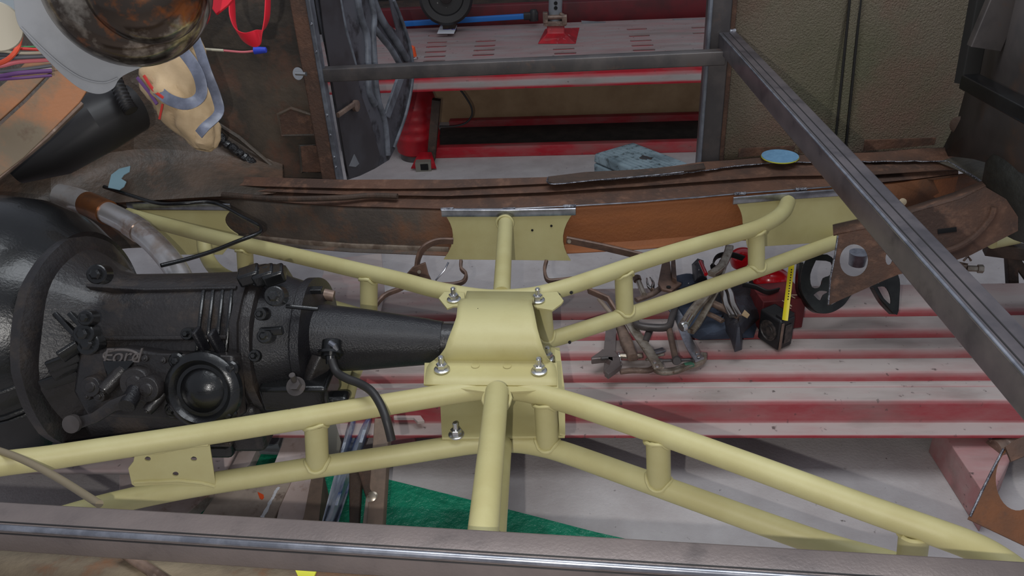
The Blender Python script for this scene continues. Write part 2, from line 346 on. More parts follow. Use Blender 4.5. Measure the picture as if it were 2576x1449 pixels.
tag(mk('cardboard_sheet', box((.4, 5.50, .19), 3.0, .012, .38), 'card', smooth=False), 'brown board standing behind the far runway rails', 'board')
# rack at the very back
tag(mk('rack_shelf', cat(box((.3, 6.6, .55), 4.0, .5, .12), *[box((x, 6.4, .3), .06, .06, .6) for x in (-1.6, .3, 2.2)]), 'rustdark', bev=.004), 'dark brown low rack standing behind the far runway', 'rack')
# lift post foot and red drum under the far runway
dr = un(1050, 340, Y=4.82)
root = thing('floor_jack_tank', 'red ribbed cylindrical tank under the far runway by the open door', 'tank', (dr.x, 4.82, 0))
pf = [(.10, .02), (.135, .05), (.14, .10)]
for k in range(4):
    t = .13+k*.062; pf += [(.140, t), (.146, t+.012), (.146, t+.028), (.140, t+.04)]
pf += [(.128, .40), (.11, .43), (.10, .515)]
mk('body', lathe(pf, (dr.x, 4.82, .0), (0, 0, 1)), 'red', root)
mk('foot_ring', lathe([(.12, 0), (.12, .04), (.10, .05)], (dr.x, 4.82, 0), (0, 0, 1)), 'steeldark', root)
mk('neck', lathe([(.06, .5), (.06, .52), (.04, .525)], (dr.x+.0, 4.82, -.01), (0, 0, 1)), 'steeldark', root)
a = un(1066, 432, z=.0)
root = thing('stand_foot', 'red triangular foot with open square tube on the far garage floor', 'stand', (a.x, a.y, 0))
mk('square_tube', cat(beam(a+V((0, 0, .03)), a+V((-.02, .34, .03)), .095, .065)), 'cover', root)
mk('tube_mouth', beam(a+V((0, -.001, .03)), a+V((0, .002, .03)), .062, .040), 'hole', root)
t0 = [un(x, y, Y=a.y-.002+.02) for x, y in ((1034, 424), (1098, 424), (1082, 392), (1050, 392))]
mk('gusset', grid([[t0[0], t0[1]], [t0[3]+V((0, .06, 0)), t0[2]+V((0, .06, 0))]]), 'red', root, solid=.012)
mk('upright', beam(un(1085, 400, Y=a.y+.12), un(1098, 250, Y=a.y+.12), .05, .05, up=(0, 1, 0)), 'rustdark', root)
cpts = [un(x, y, Y=4.72) for x, y in ((1158, 226), (1172, 245), (1186, 270), (1186, 292), (1170, 310), (1140, 318), (1105, 318))]
tag(mk('rubber_cord', tube(spl(cpts, 5), .006, 10), 'rubber'), 'thin black cord looping down beside the red tank', 'cord')
# wheel on the deck
c = un(1122, -8, Y=5.30); R = c.z-un(1122, 62, Y=5.30).z
root = thing('caster_wheel', 'black wheel with dished hub standing on the far runway', 'wheel', (c.x, c.y, c.z-R))
mk('tyre', lathe([(R*.62, -.02), (R*.66, -.045), (R*.9, -.05), (R, -.03), (R, .03), (R*.9, .05), (R*.66, .045), (R*.62, .02)], c, (.12, -1, .1)), 'rubber', root)
mk('hub', lathe([(R*.64, -.01), (R*.62, .018), (R*.52, .020), (R*.46, .004), (R*.25, .004), (R*.22, .05), (R*.1, .06), (R*.02, .062)], c, (.12, -1, .1)), 'blackdusty', root)
mk('axle_block', beam(c+V((0, .05, 0)), V((c.x, c.y+.05, .66)), .08, .10, up=(0, 1, 0)), 'rustdark', root)
ax, ay, az = frame((.12, -1, .1))
for k in range(6):
    th = k*math.pi/3+.55; p = c+az*.006+ax*(R*.37*math.cos(th))+ay*(R*.37*math.sin(th))
    mk('hub_bolt', lathe([(.011, 0), (.011, .01), (.006, .014)], p, az, 12), 'zinc', root)
# blue bar
p, q = un(1000, 61, Y=5.42), un(1318, 41, Y=5.42)
root = thing('blue_bar', 'blue metal bar with black end lying across the far runway', 'bar', ((p+q)/2).to_tuple()[:2]+(.66,))
mk('bar', beam(p, q, .035, .032), 'blue', root, bev=.002)
mk('end_fitting', cat(beam(q, un(1352, 39, Y=5.42), .045, .045, r=.008), lathe([(.03, 0), (.03, .05), (.02, .07)], un(1343, 52, Y=5.42), (0, 0, 1), 16)), 'rubber', root)
# plate with print
a, b, c2, d2 = [un(x, y, z=.685) for x, y in ((1108, 64), (1150, 64), (1142, 84), (1100, 84))]
root = thing('number_plate', 'small white plate with purple characters leaning under the wheel', 'plate', ((a+c2)/2).to_tuple()[:2]+(.67,))
mk('plate', plate([a, b, c2, d2], .004, (0, 0, 1)), 'white', root)
mk('characters', textgeo('DL', (a+b+c2+d2)/4+V((.02, -.0, .003)), (b-a), (a-d2), .075, .002), 'purple', root)
# jack stand
a = un(1398, 106, z=.658)
root = thing('jack_stand', 'red jack stand with silver ratchet post on the far runway', 'jack stand', (a.x, a.y+.04, .658))
def ap(x, y, dy=0): return un(x, y, Y=a.y+dy)
v = [un(1353, 110, z=.66), un(1448, 110, z=.66), un(1446, 70, z=.66)+V((.03, 0, 0)), un(1372, 72, z=.66)]
tp = [ap(1376, 64, .03), ap(1420, 64, .03), ap(1420, 60, .10), ap(1376, 60, .10)]
mid = [ap(1376, 84, .02), ap(1420, 84, .02), ap(1420, 76, .11), ap(1376, 76, .11)]
mk('base', (v+mid+tp, [(0, 1, 5, 4), (1, 2, 6, 5), (2, 3, 7, 6), (3, 0, 4, 7), (4, 5, 9, 8), (5, 6, 10, 9), (6, 7, 11, 10), (7, 4, 8, 11), (8, 9, 10, 11)]), 'jackred', root, bev=.006)
ttb = mk('toe_tube', sweep([ap(1388, 106, -.02), ap(1388, 106, .06)], rrect(.105, .045, .012), up=(0, 0, 1)), 'jackred', root)
mk('toe_opening', sweep([ap(1388, 106, -.0215), ap(1388, 106, -.018)], rrect(.082, .026, .008), up=(0, 0, 1)), 'red', ttb)
mk('ratchet_collar', cat(sweep([ap(1396, 62, .06), ap(1396, 50, .06)], rrect(.14, .10, .02), up=(0, 1, 0)), tube([ap(1366, 44, .02), ap(1426, 42, .02)], .014, 12), tube([ap(1408, 34, .02), ap(1424, 44, .02)], .012, 10), box(ap(1372, 44, .03), .03, .05, .06), box(ap(1420, 50, .03), .03, .05, .05)), 'brownsteel', root, bev=.003)
mk('post', tube([ap(1396, 60, .06), ap(1399, -60, .06)], .041, 24), 'greyflange', root)
for y in (8, 20, -6):
    mk('pin_hole', lathe([(.011, 0), (.011, .003)], ap(1398, y, .018), (0, -1, .1), 14), 'hole', root)
# orange cap
a = un(1034, 158, z=.66)
root = thing('orange_clamp', 'small orange capped clamp on the far runway beside the door edge', 'clamp', a)
mk('cap', tube([un(1024, 118, Y=a.y), un(1036, 122, Y=a.y), un(1040, 142, Y=a.y)], .02, 14), 'orangep', root)
mk('pin', tube([un(1030, 150, Y=a.y), un(1050, 146, Y=a.y-.02)], .008, 10), 'zinc', root)
mk('jaw', tube([un(1036, 142, Y=a.y), un(1036, 156, Y=a.y)], .012, 10), 'steeldark', root)
# grey plastic case on the floor
tp = [un(x, y, z=.2) for x, y in ((1492, 385), (1592, 356), (1735, 410), (1640, 446))]
root = thing('tool_case', 'dusty grey plastic case on the garage floor behind the sill', 'case', V(((tp[0].x+tp[2].x)/2, (tp[0].y+tp[2].y)/2, 0)))
def fl_(p, z, s=1.0):
    cc = (tp[0]+tp[1]+tp[2]+tp[3])/4; return V((cc.x+(p.x-cc.x)*s, cc.y+(p.y-cc.y)*s, z))
lo = [fl_(p, .003, .97) for p in tp]; md = [fl_(p, .14, 1) for p in tp]; hi = [fl_(p, .2, .97) for p in tp]
mk('lower_shell', (lo+md, [(3, 2, 1, 0), (0, 1, 5, 4), (1, 2, 6, 5), (2, 3, 7, 6), (3, 0, 4, 7), (4, 5, 6, 7)]), 'case', root, bev=.012)
mk('lid', ([fl_(p, .145) for p in tp]+hi, [(3, 2, 1, 0), (0, 1, 5, 4), (1, 2, 6, 5), (2, 3, 7, 6), (3, 0, 4, 7), (4, 5, 6, 7)]), 'case', root, bev=.012)
e1 = (hi[1]-hi[0]).normalized(); e2 = (hi[3]-hi[0]).normalized()
for k in range(7):
    s = .1+k*.11
    p = hi[0]+(hi[1]-hi[0])*s+e2*.03; q = hi[3]+(hi[2]-hi[3])*s-e2*.03
    mk('lid_rib', beam(p+V((0, 0, .001)), q+V((0, 0, .001)), .012, .006, r=.002), 'case', root)
p = un(1530, 425, z=.1)
mk('latch', box((lo[0]+lo[3])/2+V((0, -.01, .13)), .07, .02, .06, ax=(lo[3]-lo[0])), 'case', root, bev=.004)
mk('lid_badge', sweep([un(1612, 395, z=.201), un(1640, 400, z=.201)], rrect(.045, .006, .002), up=(0, 0, 1)), 'steeldark', root)
# ---------------------------------------------------------------- tarpaulin and boards on the floor
tp_ = [(560, 1100), (700, 1120), (860, 1190), (960, 1203), (1130, 1245), (1300, 1288), (1500, 1340), (1700, 1385), (1800, 1405), (1950, 1460), (1800, 1560), (300, 1560), (150, 1330), (400, 1230)]
pts = [un(x, y, z=.008) for x, y in tp_]
v, f = plate(pts, .004, (0, 0, 1))
tag(mk('tarpaulin', (v, f), 'tarp', smooth=False), 'crumpled green plastic tarpaulin spread on the concrete floor', 'tarpaulin')
def plank(px, z, th, m, label, name='plank', catg='board', grp=None):
    q = [un(x, y, z=z) for x, y in px]
    o = mk(name, plate([p-V((0, 0, th/2)) for p in q], th, (0, 0, 1)), m, bev=.002, smooth=False); tag(o, label, catg, grp); return o
plank([(300, 1150), (560, 1095), (665, 1090), (628, 1168), (560, 1215), (460, 1300), (300, 1330)], .05, .04, 'wood', 'wide pale pink dusted board behind the drilled gusset')
plank([(560, 1222), (742, 1190), (676, 1330), (480, 1330)], .09, .035, 'tan', 'tan board with an orange paint dab and white streak')
plank([(722, 1085), (775, 1075), (790, 1220), (755, 1330), (690, 1330), (715, 1220), (690, 1165)], .085, .03, 'wood', 'narrow pink dusted board running under the near tubes')
plank([(655, 1115), (712, 1118), (702, 1138), (648, 1136)], .03, .012, 'greyflange', 'small white plate lying on the green tarpaulin', 'metal_plate', 'plate')
plank([(668, 1085), (712, 1080), (700, 1118), (660, 1118)], .06, .02, 'greyflange', 'short grey board between the two pink boards')
plank([(785, 1190), (815, 1190), (800, 1330), (758, 1330)], .12, .09, 'brownpost', 'brown board edge beside the milky plastic sheet')
ofl = plate([un(x, y, z=.0915) for x, y in ((648, 1238), (655, 1241), (663, 1245), (664, 1252), (659, 1257), (653, 1253))], .002, (0, 0, 1))
tag(mk('paint_flake', ofl, 'orangep'), 'small orange paint flake lying on the tan board', 'flake')
wst = [un(x, y, z=.092) for x, y in ((702, 1226), (694, 1236), (688, 1250), (680, 1262), (672, 1280), (660, 1300))]
tag(mk('filler_streak', sweep(spl(wst, 4), rrect(.012, .004, .001, 2), up=(0, 0, 1), scl=[.6+.5*random.random() for _ in range(21)]), 'white'), 'dried white streak along the edge of the tan board', 'streak')
plank([(800, 1060), (840, 1050), (858, 1110), (850, 1150), (795, 1160)], .30, .01, 'cover', 'drab plate with a bolt beside the near strut', 'metal_plate', 'plate')
# milky plastic sheet
rows = []
for i in range(10):
    t = i/9; r_ = []
    for j in range(9):
        s = j/8; x = (880-75*t)+(58-20*t)*s; y = 1050+285*t
        z = .16+.05*math.sin(s*9+t*4)+.02*math.sin(t*11)
        r_.append(un(x, y, z=z))
    rows.append(r_)
tag(mk('plastic_sheet', grid(rows), 'plastic', solid=.002), 'creased milky plastic sheet with blue streaks beside the brown boards', 'plastic sheet')
# folding stand leg with bolt
root = thing('trestle_leg', 'brown trestle leg with round pivot bolt beside the green tarpaulin', 'trestle', un(930, 1300, z=0))
mk('leg', beam(un(965, 1060, z=.30), un(945, 1345, z=.14), .045, .05), 'brownpost', root)
mk('torn_leg', sweep([un(905, 1180, z=.22), un(895, 1230, z=.2), un(892, 1345, z=.13)], rrect(.05, .04, .008), up=(0, 0, 1), scl=[1.1, .7, .5]), 'rustdark', root)
mk('link', sweep([un(937, 1250, z=.19), un(925, 1350, z=.12)], rrect(.036, .012, .004), up=(0, -.5, 1)), 'tan', root)
pb = un(937, 1252, z=.205); nb = V((.1, -.6, .8))
mk('pivot_bolt', cat(lathe([(.017, 0), (.017, .004), (.012, .006), (.012, .012), (.008, .013)], pb, nb, 20)), 'nickel', root)
mk('brace', beam(un(915, 1175, z=.24), un(938, 1245, z=.205), .04, .02), 'rustdark', root)
# pale trim block with edge
plank([(990, 1036), (1052, 1036), (1068, 1058), (1050, 1060), (1040, 1050), (990, 1050)], .2, .012, 'wood', 'pale flat offcut lying on the runway edge')

# ---------------------------------------------------------------- car body shell
car = thing('car_body_shell', 'rusty stripped car body shell with its floor cut out', 'car body', (0, 2.6, .56))
XS = [-150, 100, 300, 450, 600, 740, 870, 1000, 1120, 1280, 1380, 1500, 1600, 1700, 1760, 1860, 1960, 2080, 2200, 2300, 2410]
import bisect
def itp(tab):
    xs = [t[0] for t in tab]; ys = [t[1] for t in tab]
    def f(x):
        i = bisect.bisect(xs, x)
        if i <= 0: return ys[0]
        if i >= len(xs): return ys[-1]
        t = (x-xs[i-1])/(xs[i]-xs[i-1]); return ys[i-1]+(ys[i]-ys[i-1])*t
    return f
e_out = itp([(-150, 470), (100, 470), (300, 462), (600, 446), (870, 454), (1120, 454), (1380, 447), (1600, 430), (1760, 410), (1860, 402), (1960, 392), (2200, 384), (2410, 370)])
e_seam = itp([(-150, 500), (300, 484), (600, 466), (870, 474), (1120, 474), (1380, 461), (1600, 447), (1700, 439), (1800, 425), (1860, 417), (1960, 409), (2410, 405)])
e_lip = itp([(-150, 530), (300, 500), (600, 482), (870, 492), (1120, 496), (1380, 486), (1600, 472), (1760, 460), (1960, 446), (2200, 442), (2410, 428)])
e_in = itp([(-150, 560), (300, 514), (600, 500), (740, 512), (870, 520), (1120, 527), (1280, 527), (1440, 519), (1600, 510), (1760, 497), (1860, 488), (1960, 481), (2080, 472), (2200, 462), (2300, 452), (2410, 438)])
def rowz(e, z, dy=0): return [un(x, e(x)+dy, z=z) for x in XS]
def wav(row, a, s): return [p+V((0, 0, a*noise.noise(p*s))) for p in row]
for tb, m_, sl in (((e_out, e_lip), 'rust', slice(0, 21)),):
    g = grid([[p+V((0, .004, -.08)) for p in rowz(e_out, .765)], wav(rowz(e_out, .765), .004, 9), wav(rowz(e_seam, .757), .005, 11), rowz(e_seam, .747, 3), rowz(e_lip, .744, -3), rowz(e_lip, .732), rowz(e_in, .722, -2), rowz(e_in, .717)])
    mk('rocker_panel', g, 'rust', car, solid=.004)
inner = rowz(e_in, .717)
g = grid([inner, [p+V((0, -.004, -.012)) for p in inner], [p+V((0, 0, -.14)) for p in inner], [p+V((0, -.012, -.155)) for p in inner], [p+V((0, -.03, -.158)) for p in inner]])
mi = mat('rocker_side_rust', (94, 82, 72), (76, 68, 62), rough=.72, scale=6, c=(124, 84, 58), cscale=4, clo=.5, chi=.66, bump=.35, bscale=90)
N = mi.node_tree.nodes; L = mi.node_tree.links
tc = N.new('ShaderNodeTexCoord'); sx = N.new('ShaderNodeSeparateXYZ'); L.new(tc.outputs['Object'], sx.inputs[0])
mr = N.new('ShaderNodeMapRange'); mr.inputs[1].default_value = -.52; mr.inputs[2].default_value = -.30; L.new(sx.outputs[0], mr.inputs[0])
nn = N.new('ShaderNodeTexNoise'); nn.inputs['Scale'].default_value = 6; mpp = N.new('ShaderNodeMapping'); mpp.inputs['Scale'].default_value = (1, 1, 4); L.new(tc.outputs['Object'], mpp.inputs[0]); L.new(mpp.outputs[0], nn.inputs['Vector'])
mxa = N.new('ShaderNodeMix'); mxa.data_type = 'RGBA'; mxa.inputs[6].default_value = lin((158, 94, 48)); mxa.inputs[7].default_value = lin((126, 76, 44)); L.new(nn.outputs[0], mxa.inputs[0])
mxb = N.new('ShaderNodeMix'); mxb.data_type = 'RGBA'; P = N['Principled BSDF']; old = P.inputs['Base Color'].links[0].from_socket
L.new(old, mxb.inputs[6]); L.new(mxa.outputs[2], mxb.inputs[7]); L.new(mr.outputs[0], mxb.inputs[0]); L.new(mxb.outputs[2], P.inputs['Base Color'])
mk('rocker_inner_side', g, mi, car, solid=.003)
fl2 = [p+V((0, -.006, -.150)) for p, x in zip(inner, XS) if 600 <= x <= 1120]
mk('pale_bottom_flange', sweep(fl2, rrect(.012, .024, .003, 2), up=(0, 0, 1)), mat('dusty_flange', (132, 118, 104), (96, 80, 68), rough=.7, scale=20), car, label='pale dusty flange')
# weld seam lines
sm = [un(x, e_seam(x)+2, z=.756) for x in range(1380, 2400, 12)]
sm = [p+V((0, random.uniform(-.004, .004), .003)) for p in sm]
mk('weld_seam', tube(sm, .0022, 6), 'weld', car, label='bright weld bead')
mk('patch_edge', tube([un(x, e_in(x)-1, z=.724) for x in range(1120, 2200, 20)], .0028, 6), 'bright', car)
mk('sill_patch', plate([un(x, y, z=.775) for x, y in ((1378, 446), (1475, 434), (1600, 428), (1705, 420), (1770, 412), (1775, 424), (1640, 440), (1500, 452), (1400, 462), (1376, 458))], .006, (0, 0, 1)), 'rustdark', car, bev=.002)
mk('weld_seam', tube(spl([un(x, y, z=.781) for x, y in ((1378, 447), (1377, 458), (1400, 463), (1500, 453), (1640, 441), (1720, 432))], 6), .0022, 6), 'weld', car, label='bright weld bead')
mk('sill_ridge', tube(spl([un(x, y, z=.748) for x, y in ((560, 490), (700, 500), (850, 498), (930, 492), (1000, 494))], 5), .010, 10), 'rustdark', car)
# cowl side / kick panel, plane Y=2.74
Yk = 2.74
def K(x, y, dy=0): return un(x, y, Y=Yk+dy)
rows = []
for j in range(9):
    t = j/8; r_ = []
    for i in range(15):
        X = -1.75+i*.061; z = .66+(1.56-.66)*t
        dp = .03*math.exp(-((z-1.10)/.05)**2)*(1 if X > -1.4 else .4)-.05*max(0, (-1.25-X))*1.5
        r_.append(V((X, Yk+dp*.6+.012*noise.noise(V((X*4, z*4, 1))), z)))
    rows.append(r_)
mk('kick_panel', grid(rows), 'kick', car, solid=.004, sub=1)
for q in (((703, 285), (735, 270), (800, 290), (806, 330), (800, 336), (712, 338)), ((756, 362), (808, 362), (812, 430), (762, 430))):
    q3 = [K(x, y, -.02) for x, y in q]
    mk('access_cover', plate([p+V((0, -.012, 0)) for p in q3], .008, (0, 1, 0)), 'rust', car, bev=.003, label='brown rusted access cover')
    mk('recess_edge', tube([p+V((0, -.012, 0)) for p in q3], .007, 8, closed=True), 'kick', car)
seam = [K(x, y, -.03) for x, y in ((535, 325), (570, 360), (610, 390), (650, 420), (692, 445))]
s2 = spl(seam, 10)
mk('seam_sealer', tube([p+V((random.uniform(-.004, .004), 0, random.uniform(-.004, .004))) for p in s2], .014, 10, scl=[.8+.5*random.random() for _ in s2]), 'tar', car, label='glossy black seam sealer')
mk('flange_rib', tube([K(548, 312, -.02), K(600, 345, -.02), K(700, 430, -.02)], .008, 8), 'kick', car)
# hinge pillar
def strip(xa, xb, ya, yb, z0, z1, m_, nm, **k):
    return mk(nm, box(((xa+xb)/2, (ya+yb)/2, (z0+z1)/2), xb-xa, yb-ya, z1-z0), m_, car, bev=.004, **k)
strip(-.905, -.851, 2.66, 2.75, .70, 1.6, 'rust', 'hinge_pillar')
strip(-.852, -.835, 2.655, 2.70, .70, 1.6, 'primer', 'pillar_edge', label='bare grey pillar flange')
for y in (340, 290, 395, 420, 60, 130):
    p = un(848-(440-y)*.17, y, Y=2.655); mk('spot_weld', lathe([(.005, 0), (.003, .003)], p, (0, -1, 0), 8), 'weld', car)
# lock pillar
strip(.446, .457, 2.655, 2.69, .70, 1.6, 'primer', 'pillar_edge', label='bare grey pillar flange')
strip(.455, .520, 2.67, 2.78, .70, 1.6, 'steeldark', 'lock_pillar')
strip(.520, .545, 2.72, 2.80, .70, 1.6, 'rust', 'pillar_flange')
# quarter inner panel
rows = []
for j in range(22):
    z = .70+j*.043; r_ = []
    for i in range(60):
        X = .52+i*.0148; rel = X-(.949+.02*(1.0-z)); dp = 0
        dp += .014*math.exp(-((rel+.026)/.009)**2)+.014*math.exp(-((rel-.026)/.009)**2)-.004*math.exp(-(rel/.02)**2)
        if z < 1.15 and X < .66: dp += .012*max(0, min(1, (.66-X-(z-.76)*.28)*20))
        r_.append(V((X, 2.78+dp, z)))
    rows.append(r_)
mk('quarter_panel', grid(rows), 'undercoat', car, solid=.003)
for a_, b_ in (((2140, -20), (2100, 368)), ((2167, -20), (2128, 368))):
    mk('seam_groove', tube([un(a_[0], a_[1], Y=2.778), un((a_[0]+b_[0])/2, (a_[1]+b_[1])/2, Y=2.778), un(b_[0], b_[1], Y=2.778)], .0045, 8), 'dark', car)
mk('pressed_rib', sweep([un(2153, -20, Y=2.776), un(2114, 372, Y=2.776)], rrect(.026, .010, .004, 3), up=(0, 1, 0)), 'undercoat', car)
for (x0, x1) in ((1858, 2000), (2010, 2125), (2175, 2355)):
    mk('panel_flange', plate([un(x0, 374 if x0 < 2100 else 352, Y=2.755), un(x1, 366 if x0 < 2100 else 346, Y=2.755), un(x1, e_out(x1)-6, Y=2.74), un(x0, e_out(x0)-2, Y=2.74)], .006, (0, 1, 0)), 'rust', car, bev=.002)
# rear bulkhead at the right
pA = un(2395, 372, Y=2.74); pB = un(2440, 200, Y=2.74); pC = un(2500, 0, Y=2.7)
def R_(x, y, Y): return un(x, y, Y=Y)
mk('rear_bulkhead', grid([[R_(2365, 390, 2.74), R_(2410, 300, 2.74), R_(2440, 190, 2.74), R_(2490, -40, 2.74)], [R_(2450, 400, 2.4), R_(2480, 300, 2.4), R_(2510, 180, 2.4), R_(2560, -40, 2.4)], [R_(2700, 470, 2.0), R_(2700, 320, 2.0), R_(2700, 180, 2.0), R_(2720, -40, 2.0)]]), mat('dull_bulkhead', (72, 66, 64), (56, 54, 54), rough=.6, scale=5, c=(84, 66, 56), cscale=5, clo=.52, chi=.7), car, solid=.004)
mk('drain_dimple', lathe([(.030, 0), (.024, .004), (.008, .005)], R_(2412, 315, 2.70), (-.7, -.7, .1), 20), 'rustdark', car)
mk('bulkhead_rib', beam(R_(2475, 120, 2.40), R_(2560, -80, 2.40), .09, .03, up=(0, 1, 0)), 'steeldark', car)
mk('cross_rail', beam(R_(2440, 205, 2.35), R_(2620, 300, 2.0), .055, .04), 'black', car, label='black painted cross rail')
mk('corner_post', beam(R_(2430, 210, 2.45), R_(2480, -60, 2.5), .05, .05, up=(0, 1, 0)), 'dark', car)
# wheel house
ta = spl([V((x, y, 0)) for x, y in ((2340, 398), (2400, 384), (2480, 372), (2600, 350))], 4)
tb_ = spl([V((x, y, 0)) for x, y in ((2352, 406), (2420, 434), (2485, 476), (2620, 575))], 4)
rows = [[un(a_.x+(b_.x-a_.x)*t, a_.y+(b_.y-a_.y)*t, z=.752+.03*math.sin(math.pi*t)*(k/12)) for k, (a_, b_) in enumerate(zip(ta, tb_))] for t in [q/6 for q in range(7)]]
mk('wheel_house', grid(rows), mat('green_grey_undercoat', (80, 74, 64), (60, 56, 48), rough=.55, scale=6, bump=.4, bscale=50), car, solid=.004, sub=1)
hb = un(2576, 400, Y=2.25)
mk('shock_tower', lathe([(.17, -.16), (.17, .0), (.155, .05), (.12, .08), (.06, .10), (.02, .105)], hb+V((.10, .02, -.03)), (-.25, -.35, 1), 40, wob=lambda t: 1+.02*math.sin(5*t)), M['wheel_house'] if 'wheel_house' in M else mat('green_grey_undercoat2', (50, 50, 46), (38, 38, 35), rough=.5, scale=9, bump=.5, bscale=50), car)
wl = [un(x, y, z=.752) for x, y in ((2385, 412), (2420, 432), (2470, 464), (2520, 512), (2600, 560))]
mk('weld_seam', tube([p+V((0, random.uniform(-.003, .003), .006)) for p in spl(wl, 10)], .0035, 6), 'weld', car, label='bright weld bead')
mk('curved_inner_fender', grid([[un(x, y, z=.72) for x, y in ((2170, 470), (2250, 462), (2330, 450), (2430, 436))], [un(x, y, z=.62) for x, y in ((2180, 555), (2280, 538), (2380, 505), (2480, 470))]]), 'orange', car, solid=.004)
# rear frame rail with holes
n0 = V((-.15, -1, .25)).normalized(); P0 = un(2105, 592, Y=2.22)
def F_(x, y): return unp(x, y, P0, n0)
out = [F_(x, y) for x, y in ((2108, 590), (2200, 572), (2300, 535), (2420, 500), (2478, 470), (2530, 500), (2560, 545), (2560, 580), (2440, 642), (2360, 668), (2260, 690), (2230, 702), (2082, 768), (2088, 700), (2100, 640))]
hol = [[F_(*p) for p in ell(2148, 655, 36, 41)], [F_(*p) for p in ell(2236, 650, 9, 17, 14)]]
mk('frame_rail', plate(out, .006, n0, hol), 'rust', car, smooth=False)
top = [F_(x, y) for x, y in ((2096, 592), (2200, 572), (2300, 535), (2420, 500), (2480, 470))]
mk('rail_flange', grid([[p+V((0, 0, .002)) for p in top], [un(x, y, Y=2.30) for x, y in ((2095, 568), (2200, 545), (2290, 522), (2400, 487), (2470, 458))]]), 'rust', car, solid=.008)
mk('rail_slot', sweep([F_(2358, 582)-n0*(-.004), F_(2405, 576)-n0*(-.004)], rrect(.014, .003, .001, 2), up=n0), 'hole', car)
mk('rail_rib', tube(spl([F_(x, y)+n0*.004 for x, y in ((2335, 640), (2400, 625), (2450, 595), (2490, 550), (2500, 520))], 6), .010, 10), 'rust', car)
mk('rail_weld', tube([F_(x, y)+n0*.004 for x, y in ((2107, 592), (2100, 640), (2088, 700), (2083, 765))], .003, 6), 'weld', car)
mk('rail_rivet', lathe([(.012, 0), (.012, .004), (.006, .006)], un(2270, 508, Y=2.37), (0, -1, .3), 14), 'gold', car)
# near-side bracket at bottom right
n1 = V((-.25, -.55, .8)).normalized(); P1 = un(2500, 1250, z=.62)
def B_(x, y): return unp(x, y, P1, n1)
out = [B_(x, y) for x, y in ((2525, 1128), (2600, 1095), (2700, 1120), (2700, 1420), (2580, 1375), (2434, 1306), (2470, 1235))]
mk('frame_rail', plate(out, .006, n1, [[B_(*p) for p in ell(2560, 1205, 56, 80, 32, .3)]]), 'orange', car, smooth=False)
mk('rail_weld', tube([B_(x, y)+n1*.003 for x, y in ((2524, 1130), (2495, 1185), (2470, 1235), (2440, 1300))], .0025, 6), 'weld', car)
mk('rail_top_flange', plate([B_(x, y)+n1*.01 for x, y in ((2525, 1128), (2548, 1112), (2640, 1075), (2640, 1125), (2540, 1165))], .01, n1), 'rust', car)
tag(mk('yellow_tag', plate([un(x, y, z=.835) for x, y in ((742, 1433), (797, 1436), (786, 1462), (755, 1462))], .003, (0, 0, 1)), 'discedge'), 'yellow tag end on the near sill at the bottom edge', 'tag')
tag(mk('threaded_rod', tube([un(305, 1385, z=.83), un(430, 1470, z=.83)], .009, 12), 'brownsteel'), 'rusty rod lying on the near sill under the near brace', 'rod')
# near rocker, below the near brace
g = grid([[un(-250, 1352, z=.80), un(300, 1385, z=.80), un(700, 1408, z=.80), un(1150, 1440, z=.80)], [un(-250, 1420, z=.82), un(300, 1440, z=.82), un(700, 1470, z=.82), un(1150, 1500, z=.82)], [un(-250, 1640, z=.80)]+[un(x, 1640, z=.80) for x in (300, 700, 1150)]])
mk('rocker_panel', g, mat('near_sill_rust', (134, 120, 98), (104, 90, 74), rough=.75, scale=5, c=(122, 84, 56), cscale=5, clo=.56, chi=.66, bump=.3, bscale=70), car, solid=.004)
# toe board and firewall at upper left
tb = [[un(-80, -60, Y=2.75), un(150, -60, Y=2.75), un(330, -60, Y=2.78), un(560, -60, Y=2.80), un(720, -60, Y=2.82)],
      [un(-80, 380, Y=2.2), un(120, 370, Y=2.3), un(330, 270, Y=2.62), un(560, 300, Y=2.78), un(720, 320, Y=2.80)],
      [un(-80, 480, Y=2.1), un(120, 430, z=.86), un(330, 360, z=.88), un(560, 400, Y=2.70), un(720, 420, Y=2.78)],
      [un(-80, 560, z=.80), un(120, 490, z=.80), un(330, 440, z=.80), un(560, 458, z=.768), un(720, 462, z=.75)],
      [un(-80, 640, z=.77), un(140, 520, z=.77), un(330, 512, z=.745), un(560, 494, z=.735), un(720, 492, z=.735)]]
mk('toe_board', grid(tb), mat('greasy_floor_pan', (92, 76, 64), (66, 58, 50), rough=.5, scale=5, c=(106, 80, 64), cscale=7, clo=.52, chi=.72, bump=.6, bscale=40), car, solid=.005, sub=2)
for a_, b_ in (((190, 425), (282, 355)), ((250, 330), (330, 305))):
    mk('floor_ridge', tube([un(*a_, z=.84), un(*b_, z=.87)], .006, 8), 'kick', car)
hd = un(180, 330, Y=2.05)
mk('heater_duct', sweep([un(30, 420, Y=2.0), un(130, 370, Y=2.05), un(240, 310, Y=2.1), un(340, 270, Y=2.2)], circ(.085, 24), scl=[.6, 1, 1, .8]), 'rubber', car, label='black duct')
